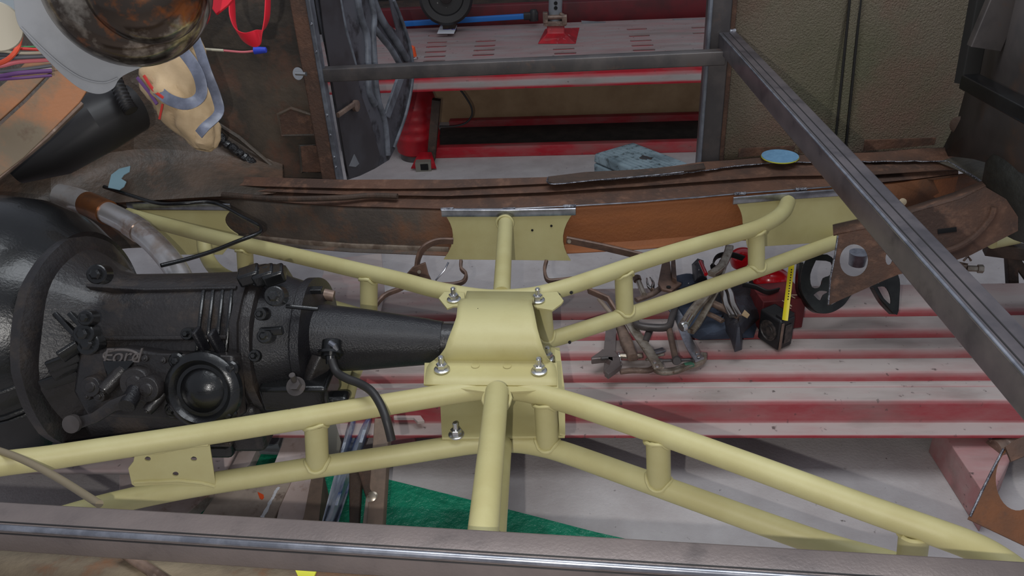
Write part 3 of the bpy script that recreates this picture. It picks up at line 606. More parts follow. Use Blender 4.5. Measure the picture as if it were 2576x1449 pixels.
# ---------------------------------------------------------------- masking tape scrap, disc
q = [un(x, y, z=.85) for x, y in ((272, 472), (280, 440), (300, 425), (328, 418), (326, 432), (312, 440), (305, 450), (318, 458), (312, 470), (300, 478))]
tag(mk('tape_scrap', plate(q, .002, (0, 0, 1)), 'bluetape'), 'torn pale blue masking tape scrap stuck near the gearbox tunnel', 'tape')
c = un(1962, 396, z=.772)
root = thing('sanding_disc', 'round blue sanding disc lying on the rusty ledge', 'sanding disc', c)
mk('backing', lathe([(.062, 0), (.063, .003), (.062, .004)], c, (0, 0, 1), 48), 'discedge', root); mk('abrasive_face', lathe([(.062, .0042), (.0615, .0065)], c, (0, 0, 1), 48), 'disc', root)
# ---------------------------------------------------------------- open door
Ph = V((-.862, 2.83, 1)); dd_ = (V((-.69, 3.5, 0))-V((-.862, 2.83, 0))).normalized(); nd = V((dd_.y, -dd_.x, 0))
def D(x, y, o=0): return unp(x, y, Ph+nd*o, nd)
out = [(787, -40), (975, -40), (992, 0), (1012, 50), (1033, 115), (1041, 175), (1036, 225), (1022, 290), (1006, 340), (992, 376), (978, 402), (942, 424), (905, 442), (874, 452), (866, 410), (852, 320), (838, 230), (818, 120), (800, 40)]
h1 = [(945, -30), (972, -30), (985, 30), (998, 80), (978, 62), (962, 36), (952, 8)]
h2 = [(943, 76), (958, 88), (968, 98), (972, 112), (990, 130), (1006, 162), (1002, 180), (990, 200), (1000, 206), (968, 282), (960, 262), (950, 200), (946, 130)]
h4 = [(880, 425), (884, 405), (892, 390), (903, 402), (901, 418), (892, 424)]
h2 = [(944, 80), (960, 92), (970, 106), (990, 132), (1008, 164), (1010, 196), (996, 225), (968, 284), (960, 262), (950, 200), (946, 130)]
dr = mk('door', plate([D(*p) for p in out], .004, nd, [[D(*p) for p in h1], [D(*p) for p in h2], [D(*p) for p in h4]]), 'doorpaint', car, smooth=False, label='open door with grey primered inner skin')
mk('outer_skin', plate([D(x, y, -.05) for x, y in ((880, -40), (944, -40), (950, 60), (940, 120), (948, 250), (975, 395), (900, 435), (860, 380), (830, 200))], .003, nd), 'doordark', dr, smooth=False)
mk('hinge_face', plate([D(*p, o=.012) for p in ((800, -40), (848, -40), (868, 80), (892, 160), (905, 230), (930, 300), (955, 390), (950, 418), (905, 440), (878, 448), (868, 400), (840, 230), (815, 80))], .003, nd), 'doordark', dr, smooth=False, label='black painted hinge face')
for pts_, r_ in ((((893, -40), (906, 40), (922, 90), (925, 160), (928, 230), (942, 262)), .016), (((925, -40), (940, 40), (938, 90), (942, 160), (948, 240), (968, 310), (975, 390)), .014), (((925, -40), (950, 30), (975, 75), (1000, 110), (1022, 148)), .017), (((940, 68), (965, 100), (985, 125), (1008, 165)), .013), (((850, -30), (868, 70), (890, 150), (900, 200)), .008), (((990, 0), (1012, 55), (1032, 120), (1038, 175), (1034, 225), (1018, 295), (990, 372)), .008)):
    mk('pressed_rib', tube(spl([D(*p, o=.004) for p in pts_], 6), r_, 12), 'primer', dr)
mk('diagonal_strut', plate([D(x, y, .006) for x, y in ((998, 198), (1014, 198), (978, 298), (966, 290))], .012, nd), 'primer', dr, bev=.003)
mk('door_check', cat(beam(D(850, 290, .03), D(890, 262, .03), .018, .012, up=nd), lathe([(.022, 0), (.022, .012), (.010, .016)], D(892, 266, .02), nd, 20)), 'brownsteel', dr, label='rusty brown check link')
mk('pale_tab', plate([D(x, y, .014) for x, y in ((878, 418), (891, 388), (903, 412), (894, 420))], .003, nd), 'greyflange', dr, label='pale grey tab')
# ---------------------------------------------------------------- bolt-in braces of square tube
def sqbar(name, label, p, q, s, m_='steel', up=(0, 0, 1)):
    root = thing(name, label, 'brace bar', (p+q)/2)
    ax_ = (q-p).normalized(); upv = V(up); upv = (upv-ax_*upv.dot(ax_)).normalized(); sd = ax_.cross(upv)
    sec = rrect(s, s, s*.09, 4)
    mk('square_tube', sweep([p, q], sec, up=upv), m_, root)
    return root, ax_, upv, sd
p = un(768, 189, Y=2.69); q = un(1822, 143, Y=2.62)
root, ax_, upv, sd = sqbar('door_brace', 'dark square steel bar bridging the far door opening', p, q, .045, 'steeldark')
mk('end_weld', tube([p+upv*.02+sd*k for k in (-.022, -.01, .01, .022)], .006, 8), 'weld', root)
mk('threaded_bolt', cat(lathe([(.021, 0), (.021, .003)], un(751, 185, Y=2.64), (-.3, -1, .2), 20), lathe([(.007, -.01), (.007, .03)], un(751, 185, Y=2.64), (1, -.3, 0), 12)), 'zinc', root)
p = un(1828, 102, Y=2.68); q = un(2640, 1010, z=1.115); q = q+(q-p)*.22
root, ax_, upv, sd = sqbar('diagonal_brace', 'long diagonal square steel bar crossing above the cut floor at right', p, q, .058, 'steelmid')
sg = 1 if sd.dot(V((-1, 0, 0))) > 0 else -1
mk('corner_highlight', tube([p+ax_*.01+upv*.0258+sd*sg*.0258, q+upv*.0258+sd*sg*.0258], .0040, 12), 'bright', root, label='bright strip painting the corner highlight')  # bright tube laid on the corner stands in for its highlight
for k in (.019, -.002):  # thin dark lines along the upper face
    mk('dark_line', tube([p+ax_*.02+upv*.0288+sd*sg*k, q+upv*.0288+sd*sg*k], .0016, 6), 'rubber', root)
mk('end_weld', tube([p+upv*.03+sd*k for k in (-.026, -.01, .01, .026)], .006, 8), 'weld', root)
p = un(-260, 1306, z=.92); q = un(3000, 1545, z=.92)
p = un(-260, 1307, z=.92); q1 = un(1600, 1424, z=.92); q = q1+(q1-p)*.9
root, ax_, upv, sd = sqbar('near_brace', 'square steel bar with painted corner highlight across the bottom foreground', p, q, .052, 'steel')
sg = 1 if sd.dot(V((0, -1, 0))) > 0 else -1
mk('corner_highlight', tube([p+upv*.0225+sd*sg*.0225, q+upv*.0225+sd*sg*.0225], .0052, 14), 'bright', root, label='bright strip painting the corner highlight')  # highlight of the near corner, put in as a bright tube
for a_, b_ in ((.0262, .0150), (.0150, .0262)):  # one thin dark line on each face by the corner
    mk('dark_line', tube([p+upv*a_+sd*sg*b_, q+upv*a_+sd*sg*b_], .0014, 6), 'rubber', root)
# ---------------------------------------------------------------- tubular crossmember
XF = thing('tubular_crossmember', 'primer yellow X-shaped tubular crossmember welded between the sills', 'crossmember', (-.2, 1.7, .53))
RR = .0238
def wbead(Cp, m_, a_, r, R, seed=0):
    m_ = V(m_).normalized(); a_ = V(a_); w_ = m_.cross(a_).normalized(); a_ = a_.normalized(); pts_ = []
    for i in range(26):
        th = 2*math.pi*i/26; s = r*math.sin(th)
        h = math.sqrt(max(R*R-s*s, (R*.45)**2))
        pts_.append(Cp+m_*(r*math.cos(th)*1.06)+w_*(s*1.06)+a_*(h+.003*math.sin(3*th+seed)))
    return tube(pts_, .0045, 8, closed=True, scl=[.8+.35*random.random() for _ in range(26)])
def pxz(l, z): return [un(x, y, z=(t[0] if t else z)) for x, y, *t in l]
nu = pxz([(-140, 1192, .80), (0, 1167, .775), (120, 1152, .755), (245, 1133, .735), (489, 1096, .70), (800, 1046), (1000, 1013), (1120, 993), (1190, 982), (1250, 977), (1320, 984), (1400, 1004), (1500, 1035), (1700, 1104), (1900, 1176), (2168, 1274), (2350, 1338), (2450, 1376, .71), (2520, 1415, .72), (2620, 1490, .73)], .70)
mk('upper_tube', tube(spl(nu, 6), RR*1.04, 28), 'yellow', XF)
nl = pxz([(0, 1345, .555), (120, 1312, .555), (260, 1272, .555), (385, 1243, .555), (520, 1218), (664, 1196), (786, 1177), (1000, 1145), (1120, 1126), (1200, 1115), (1290, 1112), (1360, 1122), (1434, 1143), (1600, 1202), (1714, 1243), (1979, 1338), (2120, 1385), (2240, 1418), (2350, 1460)], .555)
mk('lower_tube', tube(spl(nl, 6), RR*1.04, 28), 'yellow', XF)
fu = pxz([(322, 540, .71), (422, 567), (563, 603), (704, 634), (892, 678), (1000, 703), (1090, 727), (1160, 741), (1210, 748), (1250, 750), (1300, 748), (1350, 742), (1421, 724), (1503, 697), (1641, 650), (1779, 609), (1850, 590), (1905, 573), (1945, 553), (1970, 532), (1982, 508)], .70)
mk('upper_tube', tube(spl(fu, 6), RR, 28), 'yellow', XF)
fl_ = pxz([(512, 600, .62), (518, 640, .58), (545, 680, .56), (600, 708), (740, 745), (890, 790), (1050, 838), (1180, 872), (1300, 873), (1400, 850), (1538, 806), (1676, 761), (1814, 712), (1917, 676), (2021, 638), (2120, 602)], .555)
mk('lower_tube', tube(spl(fl_, 6), RR, 28), 'yellow', XF)
def strut(t_, b_, r=RR*1.08, ma=None):
    a_ = un(*t_, z=.70); b2 = un(*b_, z=.555)
    md = V(ma or (1, 0, 0))
    mk('strut', cat(tube([a_+(b2-a_)*.10, b2], r, 24), wbead(b2, md, a_-b2, r, RR), wbead(a_, md, b2-a_, r, RR, 2)), 'yellow', XF)
strut((794, 1048), (799, 1177), ma=(1, .2, 0)); strut((1371, 998), (1378, 1126), ma=(1, -.3, 0)); strut((1655, 1090), (1658, 1222), ma=(1, -.45, 0)); strut((2302, 1322), (2290, 1432), ma=(1, -.45, 0))
strut((615, 616), (620, 712), ma=(1, -.5, 0)); strut((928, 688), (928, 800), ma=(1, -.5, 0)); strut((1362, 742), (1372, 858), ma=(1, .45, 0)); strut((1568, 676), (1572, 795), ma=(1, .6, 0)); strut((1902, 574), (1903, 682), ma=(1, .6, 0))
# cross tubes to the sills
a_ = un(1250, 985, z=.735); b_ = un(1212, 1372, z=.83)
mk('near_cross_tube', cat(tube([a_, b_], .0255, 28), wbead(a_-V((0, 0, .03)), (1, 0, 0), V((0, -.5, 1)), .028, .022)), 'yellow', XF)
a_ = un(1262, 1118, z=.57); b_ = un(1240, 1360, z=.70)
mk('near_cross_tube', cat(tube([a_, b_], .0235, 28)), 'yellow', XF)
a_ = un(1262, 740, z=.705); b_ = un(1270, 562, z=.695)
mk('far_cross_tube', cat(tube([a_, b_+V((0, .05, 0))], .0238, 28), tube([b_+V((.027*math.cos(t), .0, .027*math.sin(t))) for t in [i*.3 for i in range(21)]], .004, 8, closed=True)), 'yellow', XF)
# sill plates
def near_inner(x, y):  # on the rocker side plane, just inside
    return None
def sill(x, y):
    Y = un(x, e_in(x), z=.717).y-.048
    return un(x, y, Y=Y)
def sarc(x0, y0, x1, y1, bx, n=8, k=None):
    return [((1-t)**2*x0+2*t*(1-t)*bx+t*t*x1, y0+(y1-y0)*t) for t in [i/n for i in range(n+1)]]
def splate(outline, strip_, nm):
    q = [sill(x, y) for x, y in outline]
    nrm = V((0, -1, 0)); c0 = (q[0]+q[len(q)//2])/2
    # follow the sill: fit plane through two far corners
    xs = sorted(q, key=lambda p: p.x); dx = (xs[-1]-xs[0]); nrm = V((dx.y, -dx.x, 0)).normalized()
    q = [unp(x, y, xs[0], nrm) for x, y in outline]
    o_ = mk(nm, plate(q, .005, nrm), 'yellow', XF, bev=.001, smooth=False)
    st = [unp(x, y, xs[0]+nrm*.004, nrm) for x, y in strip_]
    mk('bare_edge', sweep(st, rrect(.008, .026, .003, 3), up=(0, 0, 1)), 'bright', XF, label='bare steel upper edge')
    return xs[0], nrm
xl = sarc(1112, 530, 1116, 652, 1165)
xr = sarc(1436, 655, 1447, 530, 1392)
Pp, nn_ = splate(xl+xr, [(1111, 536), (1280, 536), (1448, 532)], 'sill_plate')
for x in (1125, 1280, 1433):
    a_ = un(x-16, e_in(x)-0, z=.730); b_ = un(x+16, e_in(x)-1, z=.730); mk('tack_weld', tube([a_, b_], .006, 8), 'weld', XF)
for x, y in ((1339, 579), (1387, 568)):
    mk('plate_hole', lathe([(.004, 0), (.004, .002)], unp(x, y, Pp+nn_*.003, nn_), nn_, 10), 'hole', XF)
xl = [(1846, 500)]+sarc(1853, 512, 1868, 560, 1868)+[(1880, 622)]
Pp2, nn2 = splate(xl+[(2060, 610), (2150, 590), (2230, 520), (2205, 480)], [(1844, 505), (1980, 493), (2205, 478)], 'sill_plate')
for x in (1862, 2015):
    a_ = un(x-14, e_in(x), z=.730); b_ = un(x+14, e_in(x)-1, z=.730); mk('tack_weld', tube([a_, b_], .006, 8), 'weld', XF)
splate([(330, 528), (585, 530)]+sarc(578, 532, 600, 590, 548)+[(560, 640), (420, 640), (330, 600)], [(320, 517), (450, 519), (580, 521)], 'sill_plate')
# arched gearbox cover
prof = [(762, .800, 1152, 1338), (772, .808, 1151, 1341), (785, .812, 1150, 1344), (800, .810, 1148, 1347), (825, .802, 1139, 1352), (850, .789, 1129, 1359), (875, .770, 1120, 1367), (895, .748, 1106, 1376), (906, .731, 1092, 1386), (914, .727, 1081, 1394), (925, .725, 1074, 1399), (945, .724, 1070, 1401), (968, .723, 1068, 1401)]
rows = []
for y, z, x0, x1 in prof: rows.append([un(x0+(x1-x0)*i/14, y+2.5*(i/14), z=z) for i in range(15)])
ba = rows[0]; back = [[p+V((0, .05, -.02)) for p in ba], [p+V((0, .10, -.055)) for p in ba], [p+V((0, .16, -.062)) for p in ba]]
mk('gearbox_cover', grid(back[::-1]+rows), 'yellow', XF, solid=.004)
for q in (((1104, 752), (1118, 736), (1168, 738), (1172, 772), (1140, 772), (1125, 778)), ((1326, 740), (1402, 736), (1418, 758), (1412, 766), (1390, 782), (1345, 775))):
    mk('mount_ear', plate([un(x, y, z=.726) for x, y in q], .006, (0, 0, 1)), 'yellow', XF, bev=.001)
mk('mount_flange', plate([un(x, y, z=.718) for x, y in ((1068, 915), (1402, 915), (1405, 982), (1240, 990), (1066, 968))], .006, (0, 0, 1)), 'yellow', XF, bev=.001)
q = [un(x, y, z=.585) for x, y in ((1100, 870), (1408, 876), (1421, 1100), (1112, 1104))]
mk('lower_tray', plate(q, .006, (0, 0, 1)), 'yellow', XF, bev=.001)
q = [un(1404, 900, z=.60), un(1406, 978, z=.60), un(1420, 1096, z=.585)]
mk('tray_lip', plate([un(x, y, z=.612) for x, y in ((1396, 880), (1409, 885), (1421, 985), (1422, 1095), (1408, 1092), (1400, 980))], .004, (0, 0, 1)), 'yellow', XF)
for x, y in ((1196, 920), (1276, 921)):
    mk('filled_hole', lathe([(.010, 0), (.0095, .0015)], un(x, y, z=.728), (0, 0, 1), 20), 'yellow', XF)
def bolt(p, r=.013, h=.018):
    root_ = mk('bolt', cat(lathe([(.0185, 0), (.0185, .003), (.015, .005)], p, (0, 0, 1), 20), lathe([(r, .004), (r, h-.002), (r*.85, h)], p, (0, 0, 1), 6), lathe([(.0062, h-.002), (.0066, h+.004), (.0060, h+.006), (.0066, h+.010), (.0060, h+.012), (.0066, h+.016), (.005, h+.019)], p, (0, 0, 1), 14)), 'zinc', XF, label='zinc plated bolt')
for x, y, z in ((1142, 754, .731), (1353, 756, .731), (1112, 930, .729), (1356, 934, .729), (1148, 1094, .589), (1378, 902, .60)): bolt(un(x, y, z=z))
for l in (((852, 905), (880, 906), (906, 905)), ((850, 925), (878, 929), (884, 928)), ((826, 983), (848, 987), (868, 989)), ((830, 976), (842, 982), (850, 976)), ((829, 992), (830, 985))):
    mk('marker_line', tube([un(x, y, z=.604) for x, y in l], .0009, 6), 'dark', XF)
def on_up(x, y, z=.722): return un(x, y, z=z)
for l in (((706, 1038), (716, 1034), (720, 1040)), ((722, 1033), (730, 1029), (734, 1034)), ((736, 1028), (760, 1024), (786, 1020)), ((1188, 778), (1200, 782), (1202, 776), (1206, 786)), ((1208, 784), (1230, 788), (1246, 792), (1250, 797))):
    zz = .7215 if l[0][1] > 900 else .811
    mk('scratch', tube([un(x, y, z=zz) for x, y in l], .0011, 6), 'rustdark' if l[0][1] > 900 else 'dark', XF)
# drilled gusset on the near tubes
out = [(352, 1130), (430, 1122), (500, 1112), (526, 1105), (533, 1150), (545, 1232), (500, 1222), (430, 1216), (340, 1222), (332, 1217), (323, 1177), (336, 1160), (340, 1140)]
P1_ = un(440, 1165, Y=1.255); n1_ = V((.22, -1, .12)).normalized()
P1_ = (un(430, 1110, z=.70)+un(430, 1235, z=.555))/2; d_ = (un(526, 1090, z=.70)-un(340, 1118, z=.70)).normalized()
n1_ = d_.cross(V((0, .0, 1))).normalized(); n1_ = n1_ if n1_.y < 0 else -n1_
out3 = [unp(x, y, P1_+n1_*.01, n1_) for x, y in out]
hl = [[unp(x, y, P1_+n1_*.01, n1_) for x, y in ell(cx, cy, 7.5, 6, 16)] for cx, cy in ((372, 1153), (488, 1153), (442, 1191))]
mk('drilled_gusset', plate(out3, .005, n1_, hl), 'yellow', XF, smooth=False, bev=.0008)
gw = [unp(x, y, P1_+n1_*.013, n1_) for x, y in ((372, 1140), (420, 1133), (480, 1122), (524, 1117))]
mk('weld_bead', tube([p+V((0, 0, random.uniform(-.001, .001))) for p in spl(gw, 6)], .005, 8), 'yellow', XF)
gw = [unp(x, y, P1_+n1_*.013, n1_) for x, y in ((338, 1214), (430, 1209), (500, 1214), (540, 1224))]
mk('weld_bead', tube([p+V((0, 0, random.uniform(-.001, .001))) for p in spl(gw, 6)], .004, 8), 'yellow', XF)
# plate behind the gearbox tail, far side
mk('inner_gusset', plate([un(x, y, z=.60) for x, y in ((800, 890), (905, 895), (925, 900), (880, 1010), (790, 1010))], .005, (0, 0, 1)), 'yellow', XF)
mk('inner_tube', tube([un(908, 890, z=.61), un(872, 1030, z=.61)], .012, 16), 'yellow', XF)
for x, y in ((1405, 742), (1437, 736), (1433, 861)):
    mk('drill_hole', lathe([(.0045, -.002), (.0045, .0006)], un(x, y, z=.70+.020 if y < 800 else .576), (0, -.65, .76), 10), 'hole', XF)

# ---------------------------------------------------------------- gearbox
GB = thing('gearbox', 'greasy black automatic gearbox with oval raised emblem', 'gearbox', (-.9, 1.6, .5))
def AX(X): return V((X, 1.6, .735))
def lx(prof, m_, nm, n=56, wob=None, cz=.735, **k):  # profile [(X, r)]
    return mk(nm, lathe([(r, X) for X, r in prof], (0, 1.6, cz), (1, 0, 0), n, wob), m_, GB, **k)
mk('tail_housing', lathe([(.083, -.625), (.082, -.60), (.074, -.50), (.064, -.42), (.056, -.35), (.053, -.335), (.051, -.315)], (0, 1.585, .716), V((1, .02, -.066)).normalized(), 48), 'blackcast', GB)
mk('tail_rib', cat(beam(un(850, 900, z=.70), un(1085, 900, z=.69), .012, .02), *[box(un(x, 897, z=.705), .03, .012, .018) for x in (870, 900, 935, 985, 1030, 1065)]), 'black', GB, bev=.002)
mk('output_seal', lathe([(.046, -.33), (.046, -.26), (.040, -.255)], (0, 1.586, .716), V((1, .02, -.066)).normalized(), 36), 'blackdusty', GB)
lx([(-.735, .165), (-.72, .170), (-.70, .164), (-.66, .150), (-.645, .150), (-.640, .158), (-.620, .158), (-.615, .130), (-.60, .085)], 'blackcast', 'adapter_housing', wob=lambda t: 1+.03*math.cos(2*t+1)+.012*math.sin(5*t))
lx([(-.775, .172), (-.770, .186), (-.752, .188), (-.750, .181), (-.744, .181), (-.742, .188), (-.724, .186), (-.720, .170)], 'blackdusty', 'rear_flange', wob=lambda t: 1+.025*max(0, math.cos(8*t))**3)
def casewob(t): return 1+.03*math.cos(4*t)+.015*math.sin(7*t)
lx([(-1.20, .235), (-1.17, .215), (-1.13, .178), (-1.08, .166), (-.95, .166), (-.83, .168), (-.775, .17)], 'blackdusty', 'main_case', wob=casewob)
lx([(-1.235, .245), (-1.232, .262), (-1.208, .264), (-1.203, .255), (-1.19, .235)], 'blackdusty', 'bell_flange', wob=lambda t: 1+.012*max(0, math.cos(9*t))**2)
mk('bell_housing', lathe([(.10, -1.21), (.250, -1.235), (.270, -1.26), (.305, -1.30), (.335, -1.37), (.348, -1.46), (.352, -1.60), (.352, -1.9)], (0, 1.66, .735), (1, 0, 0), 72), 'black', GB)
for dz in (.02, -.045, -.06):
    zc = .735+dz
    mk('bell_rib', tube([V((X, 1.66-math.sqrt(max(r*r-dz*dz, 0)), zc)) for r, X in ((.270, -1.26), (.305, -1.30), (.335, -1.37), (.348, -1.46), (.352, -1.6), (.352, -1.85))], .006, 8), 'black', GB)
for yy, xx in ((880, 150), (905, 120), (925, 130), (950, 100)):
    mk('bell_web', beam(un(xx, yy+20, Y=1.37), un(200, yy-12, Y=1.40), .012, .03), 'black', GB, bev=.003)
# lengthwise and cross ribs on the case
def on_case(X, th, r=.172): return V((X, 1.6-r*math.cos(th), .735+r*math.sin(th)))
for th, rr_ in ((.62, .174), (-.15, .172), (-.62, .176), (1.35, .172)):
    mk('case_rib', sweep([on_case(-1.14, th, rr_+.01), on_case(-1.0, th, rr_-.004), on_case(-.78, th, rr_-.002)], rrect(.010, .018, .003, 2), up=on_case(0, th, 1)-V((0, 1.6, .735))), 'blackdusty', GB)
for X in (-.80, -.822, -.845, -.868):
    mk('flange_fin', tube([on_case(X+.02*math.sin(2*t), t, .172) for t in [.2+i*.15 for i in range(9)]], .0045, 8), 'black', GB)
for X in (-1.125, -1.09):
    mk('shoulder_fin', sweep([on_case(X-.05, .9, .20), on_case(X, .65, .19), on_case(X+.01, .42, .18)], rrect(.012, .03, .004, 2), up=(0, -.6, .8)), 'black', GB)
for x, y, Y_, r_ in ((243, 690, 1.50, .016), (470, 840, 1.44, .010), (690, 745, 1.47, .016), (655, 790, 1.44, .010), (665, 845, 1.43, .012), (640, 895, 1.43, .010), (648, 700, 1.55, .014), (672, 690, 1.56, .013), (690, 690, 1.57, .012), (210, 840, 1.40, .016), (220, 865, 1.40, .018), (215, 800, 1.41, .012)):
    c_ = un(x, y, Y=Y_); dv = (CAM-c_).normalized()
    mk('case_bolt', cat(lathe([(r_*1.5, -.035), (r_*1.4, 0), (r_*1.25, .002)], c_, V((dv.x*.3, dv.y, dv.z)), 18), lathe([(r_*.8, 0), (r_*.8, .012), (r_*.5, .016)], c_, V((dv.x*.3, dv.y, dv.z)), 6)), 'black', GB)
for x in (628, 665, 690):
    mk('casting_lug', box(un(x, 692, Y=1.56), .05, .05, .03, ax=(1, .3, .2)), 'black', GB, bev=.006)
for x, y in ((505, 857), (545, 862)):
    mk('casting_lug', box(un(x, y, Y=1.43), .012, .03, .06, ax=(1, 0, .2)), 'blackcast', GB, bev=.004)
# underside block and pan
mk('valve_block', box((-.955, 1.52, .60), .44, .22, .14), 'blackdusty', GB, bev=.02)
mk('oil_pan', box((-1.02, 1.52, .555), .42, .26, .05), 'black', GB, bev=.015)
mk('pan_flange', box((-1.02, 1.52, .585), .44, .28, .012), 'blackdusty', GB, bev=.004)
# face plate that carries emblem, bosses and servo cover
fc = un(400, 975, Y=1.385); fn = V((0, -.90, .42)).normalized(); fx = V((1, 0, 0)); fy = fn.cross(fx).normalized()
if fy.z < 0: fy = -fy
def FP(x, y, o=0): return unp(x, y, fc+fn*o, fn)
mk('side_face', plate([FP(x, y) for x, y in ((215, 880), (330, 872), (420, 885), (600, 890), (612, 1045), (560, 1060), (420, 1050), (235, 1040), (200, 980))], .05, fn), 'blackdusty', GB, bev=.008)
eo = [FP(*p, o=.028) for p in ell(304, 895, 43, 15, 36)]
eb = mk('emblem_boss', plate([FP(*p, o=.022) for p in ell(304, 895, 43, 15, 36)], .014, fn), 'blackdusty', GB)
mk('emblem_rim', tube(eo, .0034, 8, closed=True), 'emblemgrey', eb, label='raised oval rim')
mk('emblem_script', textgeo('Ford', FP(304, 896, .0305), fx, fy, .046, .004, .35), 'emblemgrey', eb, label='raised script lettering')
mk('emblem_fin', plate([FP(x, y, .024) for x, y in ((262, 905), (345, 905), (300, 960), (278, 960))], .02, fn), 'black', GB, bev=.004)
def boss(x, y, r, h, m_='blackdusty', ax=None, nm='boss'):
    c_ = FP(x, y, .02); a2 = V(ax) if ax else fn
    mk(nm, lathe([(r*1.15, 0), (r, .004), (r, h*.8), (r*.9, h), (r*.5, h), (r*.45, h+.003), (r*.3, h+.004)], c_, a2, 24), m_, GB, bev=.001)
tl = V((-.45, -.75, -.35))
for x, y, r, h in ((310, 930, .016, .06), (250, 965, .024, .035), (355, 958, .036, .03), (388, 972, .030, .035), (410, 990, .013, .05), (268, 990, .014, .03), (238, 990, .010, .03), (370, 900, .008, .012), (415, 905, .008, .012), (440, 1025, .012, .015)): boss(x, y, r, h, ax=tl if h > .045 else None)
# shift shaft and lever
a_ = FP(348, 968, .03); b_ = FP(318, 1022, .09)
mk('shift_shaft', tube([a_, b_], .017, 20), 'nickel' if False else 'blackcast', GB)
mk('shift_lever', sweep([FP(325, 1008, .08), FP(285, 1020, .08), FP(240, 1050, .07), FP(185, 1068, .06)], rrect(.030, .008, .003, 2), up=fn, scl=[1.1, .9, .8, .9]), 'blackdusty', GB)
mk('lever_eye', lathe([(.020, -.006), (.020, .006), (.010, .008)], FP(182, 1066, .07), fn, 20), 'steeldark', GB)
# servo cover
sc = FP(514, 980, .02)
svc = mk('servo_cover', lathe([(.088, 0), (.086, .012), (.076, .022), (.070, .024), (.064, .018), (.058, .010), (.050, .010), (.044, .016), (.030, .026), (.018, .032), (.004, .034)], sc, fn, 56), 'black', GB)
for x, y in ((450, 905), (585, 925), (440, 1028), (582, 1040)):
    mk('servo_lug', cat(lathe([(.018, 0), (.018, .012), (.014, .016)], FP(x, y, .015), fn, 20), lathe([(.009, .014), (.009, .022), (.005, .025)], FP(x, y, .015), fn, 6)), 'black', svc)
# adapter details, mount, speedometer gear
mpd = mk('mount_pad', cat(box(un(755, 975, Y=1.46), .16, .10, .07), box(un(720, 1000, Y=1.45), .30, .04, .02)), 'black', GB, bev=.01)
mk('mount_nut', cat(lathe([(.022, 0), (.022, .003)], un(745, 972, Y=1.405), (0, -.7, .7), 20), lathe([(.014, .0), (.014, .016)], un(745, 968, Y=1.405), (0, -.7, .7), 6), lathe([(.007, .0), (.007, .035)], un(745, 966, Y=1.405), (0, -.3, .9), 12)), 'steeldark', mpd)
mk('mount_arm', sweep([un(815, 900, Y=1.5), un(800, 950, Y=1.47), un(780, 1005, Y=1.46)], rrect(.03, .07, .008), up=(0, 0, 1)), 'blackdusty', GB)
mk('speedometer_gear', cat(tube([un(835, 858, Y=1.49), un(832, 900, Y=1.46)], .022, 18), lathe([(.028, 0), (.028, .006)], un(832, 885, Y=1.46), (0, -.6, -.5), 20), tube([un(832, 895, Y=1.45), un(833, 915, Y=1.44)], .012, 14)), 'black', GB)
mk('clip', cat(tube([un(830, 862, Y=1.46), un(842, 870, Y=1.45), un(846, 880, Y=1.45)], .006, 8)), 'bright', GB, label='bright metal clip')
mk('adapter_rib', beam(un(655, 835, Y=1.44), un(710, 832, Y=1.44), .01, .02), 'black', GB, bev=.002)
mk('adapter_rib', tube([un(720, 770, Y=1.5), un(800, 778, Y=1.5)], .005, 8), 'black', GB)
mk('casting_tab', box(un(780, 730, Y=1.6), .06, .02, .012), 'black', GB, bev=.002)
mk('top_fitting', cat(tube([un(815, 740, Y=1.66), un(840, 745, Y=1.66)], .014, 12)), 'brownsteel', GB, label='brown top fitting')
# speedometer cable
pts_ = [(834, 905, 1.44), (846, 935, 1.42), (872, 952, 1.40), (905, 965, 1.385), (935, 985, 1.36), (958, 1020, 1.33), (973, 1060, 1.30), (985, 1108, 1.28)]
tag(mk('speedometer_cable', tube(spl([un(x, y, Y=Y_) for x, y, Y_ in pts_], 8), .0095, 14), 'rubber'), 'thick black cable curving from the gearbox tail over the near tube', 'cable')
# breather line
pts_ = [(262, 470, .84), (330, 492, .83), (400, 512, .82), (460, 512, .82), (520, 508, .81), (560, 518, .80), (610, 545, .79), (650, 566, .78), (657, 577, .78), (648, 588, .78), (600, 606, .78), (540, 630, .79), (470, 652, .80), (405, 668, .81)]
tag(mk('breather_line', tube(spl([un(x, y, z=z) for x, y, z in pts_], 6), .0062, 12), 'black'), 'thin bent black metal line rising above the far tube', 'pipe line')
# exhaust pipe
pts_ = [(150, 492, .80), (200, 505, .79), (260, 530, .78), (320, 560, .765), (370, 595, .745), (415, 640, .72), (450, 690, .69), (480, 760, .64)]
root = thing('exhaust_pipe', 'heat stained silver exhaust pipe behind the bell housing', 'exhaust pipe', un(330, 570, z=.74))
sp = spl([un(x, y, z=z) for x, y, z in pts_], 6)
mk('pipe', tube(sp, .036, 28, scl=[1.12 if i < 12 else 1 for i in range(len(sp))]), 'exhaust', root)
mk('slip_joint', tube(sp[19:23], .039, 28), 'exhaust', root)
mk('stained_section', tube(sp[8:14], .0412, 28), mat('heat_tint', (150, 96, 60), (120, 84, 62), rough=.35, metal=.7, scale=12), root, label='orange heat tinted section')
# red rag under gearbox
rows = [[un(75+22*i, 1040+y0+3*math.sin(i*1.7+j), z=.45+.012*math.sin(i+j*2)) for i in range(8)] for j, y0 in enumerate((-8, 2, 12, 20))]
tag(mk('red_rag', grid(rows), mat('red_cloth', (190, 50, 46), (150, 40, 40), rough=.8, scale=20), solid=.003, sub=1), 'crumpled red rag under the bell housing', 'rag')
